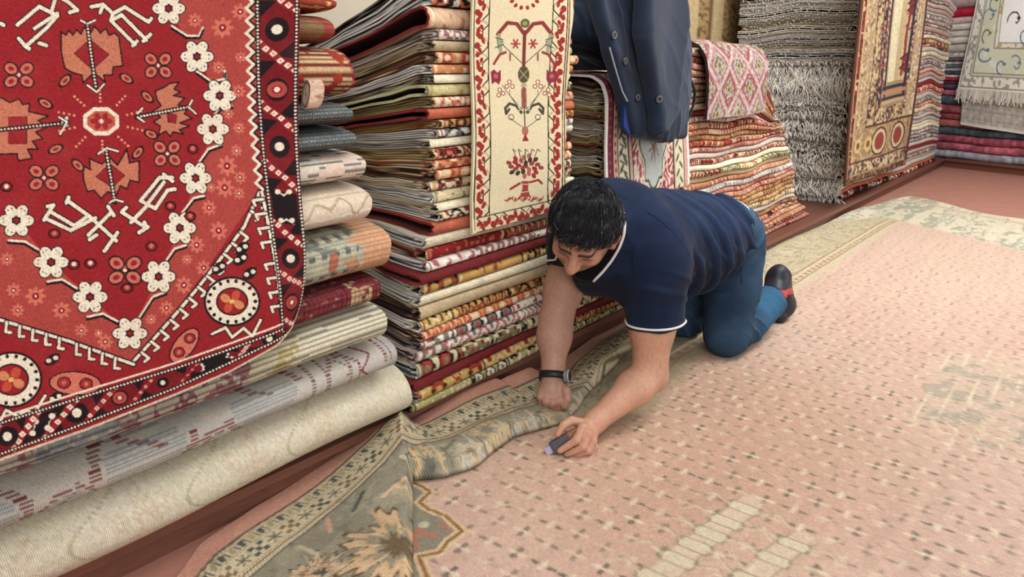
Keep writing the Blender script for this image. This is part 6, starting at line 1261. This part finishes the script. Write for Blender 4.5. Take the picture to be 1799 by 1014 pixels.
c5.a[(ed > .305) & (ed < .335) & (vnoise(UU * 36, VV * 36, 7) > .2)] = S(190, 170, 120); c5.a[(ed > .13) & (ed < .29) & (vnoise(UU * 14, VV * 14, 12) > .45)] = S(222, 224, 204)
def curl(x, y, s, a0, c, w=.012): t = np.linspace(0, 4.6, 30); rr = s * (1 - t / 5.6); c5.line(np.stack([x + rr * np.cos(t + a0), y + rr * np.sin(t + a0)], -1), w, c)
BLU = S(84, 112, 152)
for x, y, s, a, c in ((.21, .12, .07, 0, S(150, 150, 120)), (.22, .30, .08, 1, BLU), (.20, .42, .09, 3, S(110, 140, 160)), (.21, .56, .07, 2, S(120, 104, 80)), (.20, .70, .09, .5, BLU), (.40, .80, .07, 1.5, BLU), (.55, .79, .08, 4, S(110, 130, 150)), (.72, .80, .07, 2, BLU), (.90, .80, .07, 0, BLU), (.50, .45, .09, 3, S(60, 60, 66)), (.62, .56, .08, 1, BLU), (.75, .2, .13, 3.5, S(50, 50, 58)), (.95, .12, .1, 2, S(50, 50, 58)), (.9, .5, .1, 2, S(90, 100, 120)), (.6, .18, .06, 5, S(60, 60, 66))): curl(x, y, s, a, c); c5.ell(x + s * .4, y - s * .2, s * .22, s * .16, c)
for x, y in ((.85, .36), (.70, .40), (1.0, .40), (.78, .50)): c5.ell(x, y, .09, .05, S(214, 208, 176)); c5.ell(x, y, .05, .03, S(190, 186, 140))
c5.speckle(.02, 3)
right_sheet('floral_rug', ((1728, -60), (1860, -75), (1860, 168), (1683, 156)), .05, c5, 130, 170, S(214, 210, 196), 'cream and pale green floral rug with a fringe on the right-hand wall stack', .115)
c6 = Canvas(0, 1.15, 0, 1, .006, S(176, 168, 158)); VV, UU = np.meshgrid((np.arange(c6.h) + .5) * .006, (np.arange(c6.w) + .5) * .006, indexing='ij'); c6.a[(np.floor(UU * 26) + np.floor(VV * 9)) % 3 == 0] = S(190, 184, 176); c6.a[(np.abs(np.sin(UU * 50) * np.sin(VV * 22)) < .1)] = S(150, 142, 134); c6.a[VV > .95] = S(214, 210, 202); c6.speckle(.05, 2)
right_sheet('grey_rug', ((1697, 120), (1862, 135), (1862, 246), (1686, 219)), .025, c6, 90, 60, S(206, 202, 194), 'plain grey rug hanging below the fringed floral rug')

# ---- rugs hung on the back wall, glimpsed above the stacks
c7 = Canvas(0, 1, 0, 1, .004, S(196, 172, 122)); VV, UU = np.meshgrid((np.arange(c7.h) + .5) * .004, (np.arange(c7.w) + .5) * .004, indexing='ij'); n_ = vnoise(UU * 60, VV * 60, 3)
for a, b, g, s1 in ((.42, .50, S(170, 140, 90), S(110, 84, 56)), (.50, .53, S(120, 90, 60), S(120, 90, 60)), (.53, .63, S(200, 176, 128), S(200, 176, 128)), (.63, .80, S(176, 140, 84), S(120, 84, 50)), (.80, .87, S(200, 176, 130), S(140, 110, 70)), (.87, .90, S(60, 40, 36), S(60, 40, 36)), (.90, 1., S(180, 130, 110), S(150, 70, 66))):
    m_ = (UU >= a) & (UU < b); c7.a[m_] = g; c7.a[m_ & (n_ > .25)] = s1
c7.speckle(.06, 5)
def wall_sheet(name, q, Yp, cvs, label):
    (x0, y0), (x1, y1) = q; u = np.linspace(0, 1, 90)[:, None]; v = np.linspace(0, 1, 70)[None]; a = on_y(x0, y0, Yp); b = on_y(x1, y1, Yp); P = np.stack([a[0] + (b[0] - a[0]) * u + 0 * v, Yp + .012 * np.sin(u * 9) + 0 * v, a[2] + (b[2] - a[2]) * v + 0 * u], -1)
    o = hanging(name, P, cvs.sample(u + 0 * v, v + 0 * u), (0, -1, 0), .008, M_KNOT, S(90, 60, 50), S(120, 90, 70)); tag(o, label, 'rug'); return o
wall_sheet('hanging_rug', ((1120, -130), (1330, 118)), 2.22, c7, 'tan rug with an ornate border hung on the wall behind the jacket')
c8 = Canvas(0, 1, 0, 1, .004, S(150, 60, 50)); VV, UU = np.meshgrid((np.arange(c8.h) + .5) * .004, (np.arange(c8.w) + .5) * .004, indexing='ij'); dm = np.maximum(np.abs(((UU * 4 + VV * 6) % 1) - .5), np.abs(((UU * 4 - VV * 6) % 1) - .5)); c8.a[dm > .4] = S(200, 170, 130); c8.a[dm < .2] = S(190, 110, 70); c8.a[dm < .1] = S(80, 70, 60); c8.speckle(.08, 5)
wall_sheet('hanging_rug', ((960, -130), (1085, 130)), 2.20, c8, 'red rug with small lozenges hung on the wall left of the jacket')

# ================================================================== the navy jacket and the black garment under it
def poly_sd(X, Z, P):
    P = np.asarray(P, float); d = np.full(np.broadcast(X, Z).shape, 1e9, np.float32); ins = np.zeros(d.shape, bool)
    for k in range(len(P)):
        a, b = P[k], P[(k + 1) % len(P)]; e = b - a; t = np.clip(((X - a[0]) * e[0] + (Z - a[1]) * e[1]) / (e @ e), 0, 1); d = np.minimum(d, np.hypot(X - a[0] - t * e[0], Z - a[1] - t * e[1]))
        if a[1] != b[1]: ins ^= ((a[1] > Z) != (b[1] > Z)) & (X < (b[0] - a[0]) * (Z - a[1]) / (b[1] - a[1]) + a[0])
    return np.where(ins, -d, d)
M_WOOLCOAT = vc_mat('navy_wool_coat', nscale=500., namp=.14, bump=.2, bdist=.001, sheen=.15, spec=.12)
def outline(L, Y): return np.array([on_y(x, y, Y)[[0, 2]] for x, y in L])
def slab_add(f, poly, y0, th, round_, k=.01, tilt=0., ycv=None):
    lo = np.array([poly[:, 0].min() - .04, y0 - th - .08, poly[:, 1].min() - .04]); hi = np.array([poly[:, 0].max() + .04, y0 + th + .08, poly[:, 1].max() + .04]); W = f.sub(lo, hi)
    if W is None: return
    W, X, Y, Z = W; d2 = poly_sd(X, Z, poly)[..., :] + round_; yc = y0 + (ycv(X, Z) if ycv else 0); dy = np.abs(Y - yc) - th + round_; d = np.minimum(np.maximum(d2, dy), 0) + np.hypot(np.maximum(d2, 0), np.maximum(dy, 0)) - round_; f.merge(W, d.astype(np.float32), k)
YJ = 1.225
jk = Field((1.90, 1.10, .66), (2.86, 1.62, 1.32), .0052)
bodyP = outline([(1062, -60), (1062, 0), (1064, 40), (1072, 82), (1082, 120), (1094, 160), (1104, 190), (1108, 215), (1112, 236), (1140, 246), (1166, 251), (1170, 242), (1192, 241), (1197, 200), (1204, 150), (1211, 92), (1208, 40), (1196, 26), (1182, 20), (1168, 0), (1160, -60)], YJ)
slab_add(jk, bodyP, YJ, .028, .018, .0, ycv=lambda X, Z: .018 * np.sin(X * 11 + Z * 3) + .03 * smoothstep(1.0, 1.2, Z))
# near flap edge and sleeve lying over it
slvP = [(1146, -30), (1152, 40), (1156, 110), (1158, 160), (1160, 222)]
# collar and shoulder falling back to the left over the stack
backP = outline([(1062, -50), (1040, 22), (1024, 40), (1004, 52), (1002, 64), (1030, 66), (1050, 74), (1074, 92), (1084, 60), (1076, -50)], 1.36); slab_add(jk, backP, 1.36, .03, .02, .03, ycv=lambda X, Z: .0 + .10 * smoothstep(2.45, 2.1, X))
V, F = jk.surface(); V = relax(V, F, 2, .5); n = vnormals(V, F); x, y, z = V.T; wob = .05 * noise3(V, 7, 3)
fold = .006 * ridge((x * 1.1 + (z - 1.) * .30 + wob) / .095, 2.) * (.5 + .5 * noise3(V, 6, 5)) + .005 * ridge((x * .5 + (z - 1.) * .9 + wob) / .13, 2.) * (.5 + .5 * noise3(V, 5, 9)) + .003 * noise3(V, 14, 7) + .001 * noise3(V, 50, 2); V = V + n * fold[:, None]
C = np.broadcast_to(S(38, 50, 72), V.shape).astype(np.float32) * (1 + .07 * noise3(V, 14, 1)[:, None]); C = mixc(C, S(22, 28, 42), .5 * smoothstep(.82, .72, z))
jacket = empty('jacket', (2.45, 1.25, .70), 'navy blue buttoned jacket hanging over the middle stacks', 'jacket')
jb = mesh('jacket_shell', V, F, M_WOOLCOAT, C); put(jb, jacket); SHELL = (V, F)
ks = Field((2.00, .98, .68), (2.75, 1.36, 1.32), .0050); ys = YJ - .048                 # the sleeve, a flattened tube in front of the body with an open cuff
slab_add(ks, outline([(1118, -60), (1117, 20), (1118, 70), (1127, 110), (1139, 160), (1145, 200), (1146, 240), (1176, 240), (1180, 200), (1188, 150), (1197, 90), (1203, 45), (1200, 10), (1190, -60)], ys), ys, .034, .032, .0, ycv=lambda X, Z: .010 * np.sin(X * 14) - .012 * smoothstep(.95, .78, Z))
ks.ell(on_y(1161, 232, ys - .004), np.eye(3), (.026, .020, .042), .002, 'cut'); cn = on_y(1160, 228, ys) - on_y(1155, 160, ys); ks.plane_cut(on_y(1160, 227, ys), cn + np.array([.05, 0, 0]))
Vs, Fs = ks.surface(); Vs = relax(Vs, Fs, 2, .5); ns_ = vnormals(Vs, Fs); x, y, z = Vs.T; wob = .05 * noise3(Vs, 7, 23)
fs = .0035 * ridge(((z - .9) * .9 + (x - 2.5) * .5 + wob) / .10, 2.) * (.5 + .5 * noise3(Vs, 6, 15)) + .003 * noise3(Vs, 15, 17); Vs = Vs + ns_ * fs[:, None]
Cs = np.broadcast_to(S(37, 49, 70), Vs.shape).astype(np.float32) * (1 + .07 * noise3(Vs, 14, 1)[:, None]); dd_ = (Vs - on_y(1160, 227, ys)) @ (cn / np.linalg.norm(cn)); inner = (ns_ @ (cn / np.linalg.norm(cn)) > .3) & (dd_ > -.05); Cs[inner] = S(12, 14, 20)  # cuff hole coloured near black for the shade inside the sleeve
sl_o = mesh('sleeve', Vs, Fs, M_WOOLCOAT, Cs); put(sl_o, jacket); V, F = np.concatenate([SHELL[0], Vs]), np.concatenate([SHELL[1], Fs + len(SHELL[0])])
lm = MB(); lp = outline([(1098, 168), (1106, 178), (1118, 200), (1116, 236), (1126, 243), (1104, 238), (1094, 222), (1095, 195)], YJ + .012)
t_ = np.array([[0, i, i + 1] for i in range(1, len(lp) - 1)]); fv = np.array([(p[0], YJ + .008, p[1]) for p in lp]); bv = fv + [0, .012, 0]; lm.add(fv, None, S(26, 50, 130), T=t_); lm.add(bv, None, S(26, 50, 130), T=t_[:, ::-1]); i = np.arange(len(lp)); j = (i + 1) % len(lp); lm.add(np.concatenate([fv, bv]), np.stack([i, j, j + len(lp), i + len(lp)], -1), S(24, 44, 110))
lo_ = lm.build('lining', M_WOOLCOAT, smooth=False); lo_['label'] = 'bright blue lining showing at the front edge'; put(lo_, jacket)
zm = MB(); zP = [on_y(a, b, YJ - .030) for a, b in ((1071, 84), (1081, 120), (1093, 160), (1102, 178))]; zm.tube(zP, .0028, 6, S(150, 160, 170)); zo = zm.build('edge_piping', M_WOOLCOAT); zo['label'] = 'pale strip along the front edge'; put(zo, jacket)
from mathutils.bvhtree import BVHTree
bv_ = BVHTree.FromPolygons([tuple(p) for p in V], [tuple(map(int, q_)) for q_ in F])
for bx_, by_ in ((1077, 62), (1096, 107), (1118, 171), (1157, 174)):
    dr = ray(bx_, by_); dr = dr / np.linalg.norm(dr); hit = bv_.ray_cast(Vector(EYEP), Vector(dr)); c = np.array(hit[0]) if hit[0] is not None else on_y(bx_, by_, YJ - .03); nn = np.array(hit[1]) if hit[0] is not None else np.array([0, -1., 0])
    nn = nn if nn @ dr < 0 else -nn; u = np.cross(nn, [0, 0, 1.]); u /= np.linalg.norm(u); w = np.cross(nn, u); bm_ = MB(); prof_ = [(.0005, .005), (.006, .005), (.0095, .008), (.0125, .006), (.0135, .0)]
    a = np.linspace(0, 2 * math.pi, 21)[:-1]; VV_ = np.array([[c + nn * (h_ + .001) + r_ * (math.cos(t) * u + math.sin(t) * w) for r_, h_ in prof_] for t in a]); cc = np.tile(np.array([S(40, 42, 48), S(52, 54, 62), S(112, 114, 120), S(46, 48, 56), S(30, 32, 40)], np.float32), (20, 1)); bm_.add(VV_.reshape(-1, 3), grid_f(20, 5, True), cc)
    bo = bm_.build('button', M_LEATHER); put(bo, jacket)
# black garment folded on the stack, its strap hanging past the jacket
bg_ = Field((1.86, 1.28, .90), (2.62, 1.72, 1.16), .0055)
g0 = lambda x, y, Y: on_y(x, y, Y)
bg_.chain([g0(1004, 92, 1.46), g0(1040, 98, 1.44), g0(1080, 112, 1.42), g0(1130, 118, 1.42)], [.045, .055, .055, .045], .02); bg_.chain([g0(1002, 72, 1.50), g0(1035, 70, 1.50), g0(1075, 84, 1.48)], [.05, .055, .05], .02); bg_.chain([g0(1010, 112, 1.42), g0(1060, 118, 1.40), g0(1100, 130, 1.39)], [.026, .032, .03], .015)
V, F = bg_.surface(); V = relax(V, F, 2); n = vnormals(V, F); x, y, z = V.T; V = V + n * (.007 * ridge((z * 1. + x * .3 + .03 * noise3(V, 9, 2)) / .045, 2.) + .004 * noise3(V, 16, 4))[:, None]; V[:, 2] = np.maximum(V[:, 2], .943 + .03 * np.clip(V[:, 1] - 1.44, 0, 1))
bgo = empty('folded_garment', (2.2, 1.45, .945), 'black garment folded on top of the stack, partly under the navy jacket', 'garment')
put(mesh('cloth', V, F, M_WOOLCOAT, np.broadcast_to(S(24, 26, 32), V.shape) * (1 + .1 * noise3(V, 20)[:, None])), bgo)
sm = MB(); sP = np.array([g0(1206, 132, 1.25), g0(1214, 142, 1.243), g0(1221, 160, 1.241), g0(1219, 182, 1.241), g0(1212, 200, 1.241), g0(1207, 213, 1.241)]); tq = np.linspace(0, 1, 40); sP = np.stack([np.interp(tq, np.linspace(0, 1, 6), sP[:, k]) for k in range(3)], -1); sm.tube(sP, .006, 6, S(22, 22, 26)); so = sm.build('strap', M_WOOLCOAT); so['label'] = 'thin black strap hanging right of the jacket'; put(so, bgo)
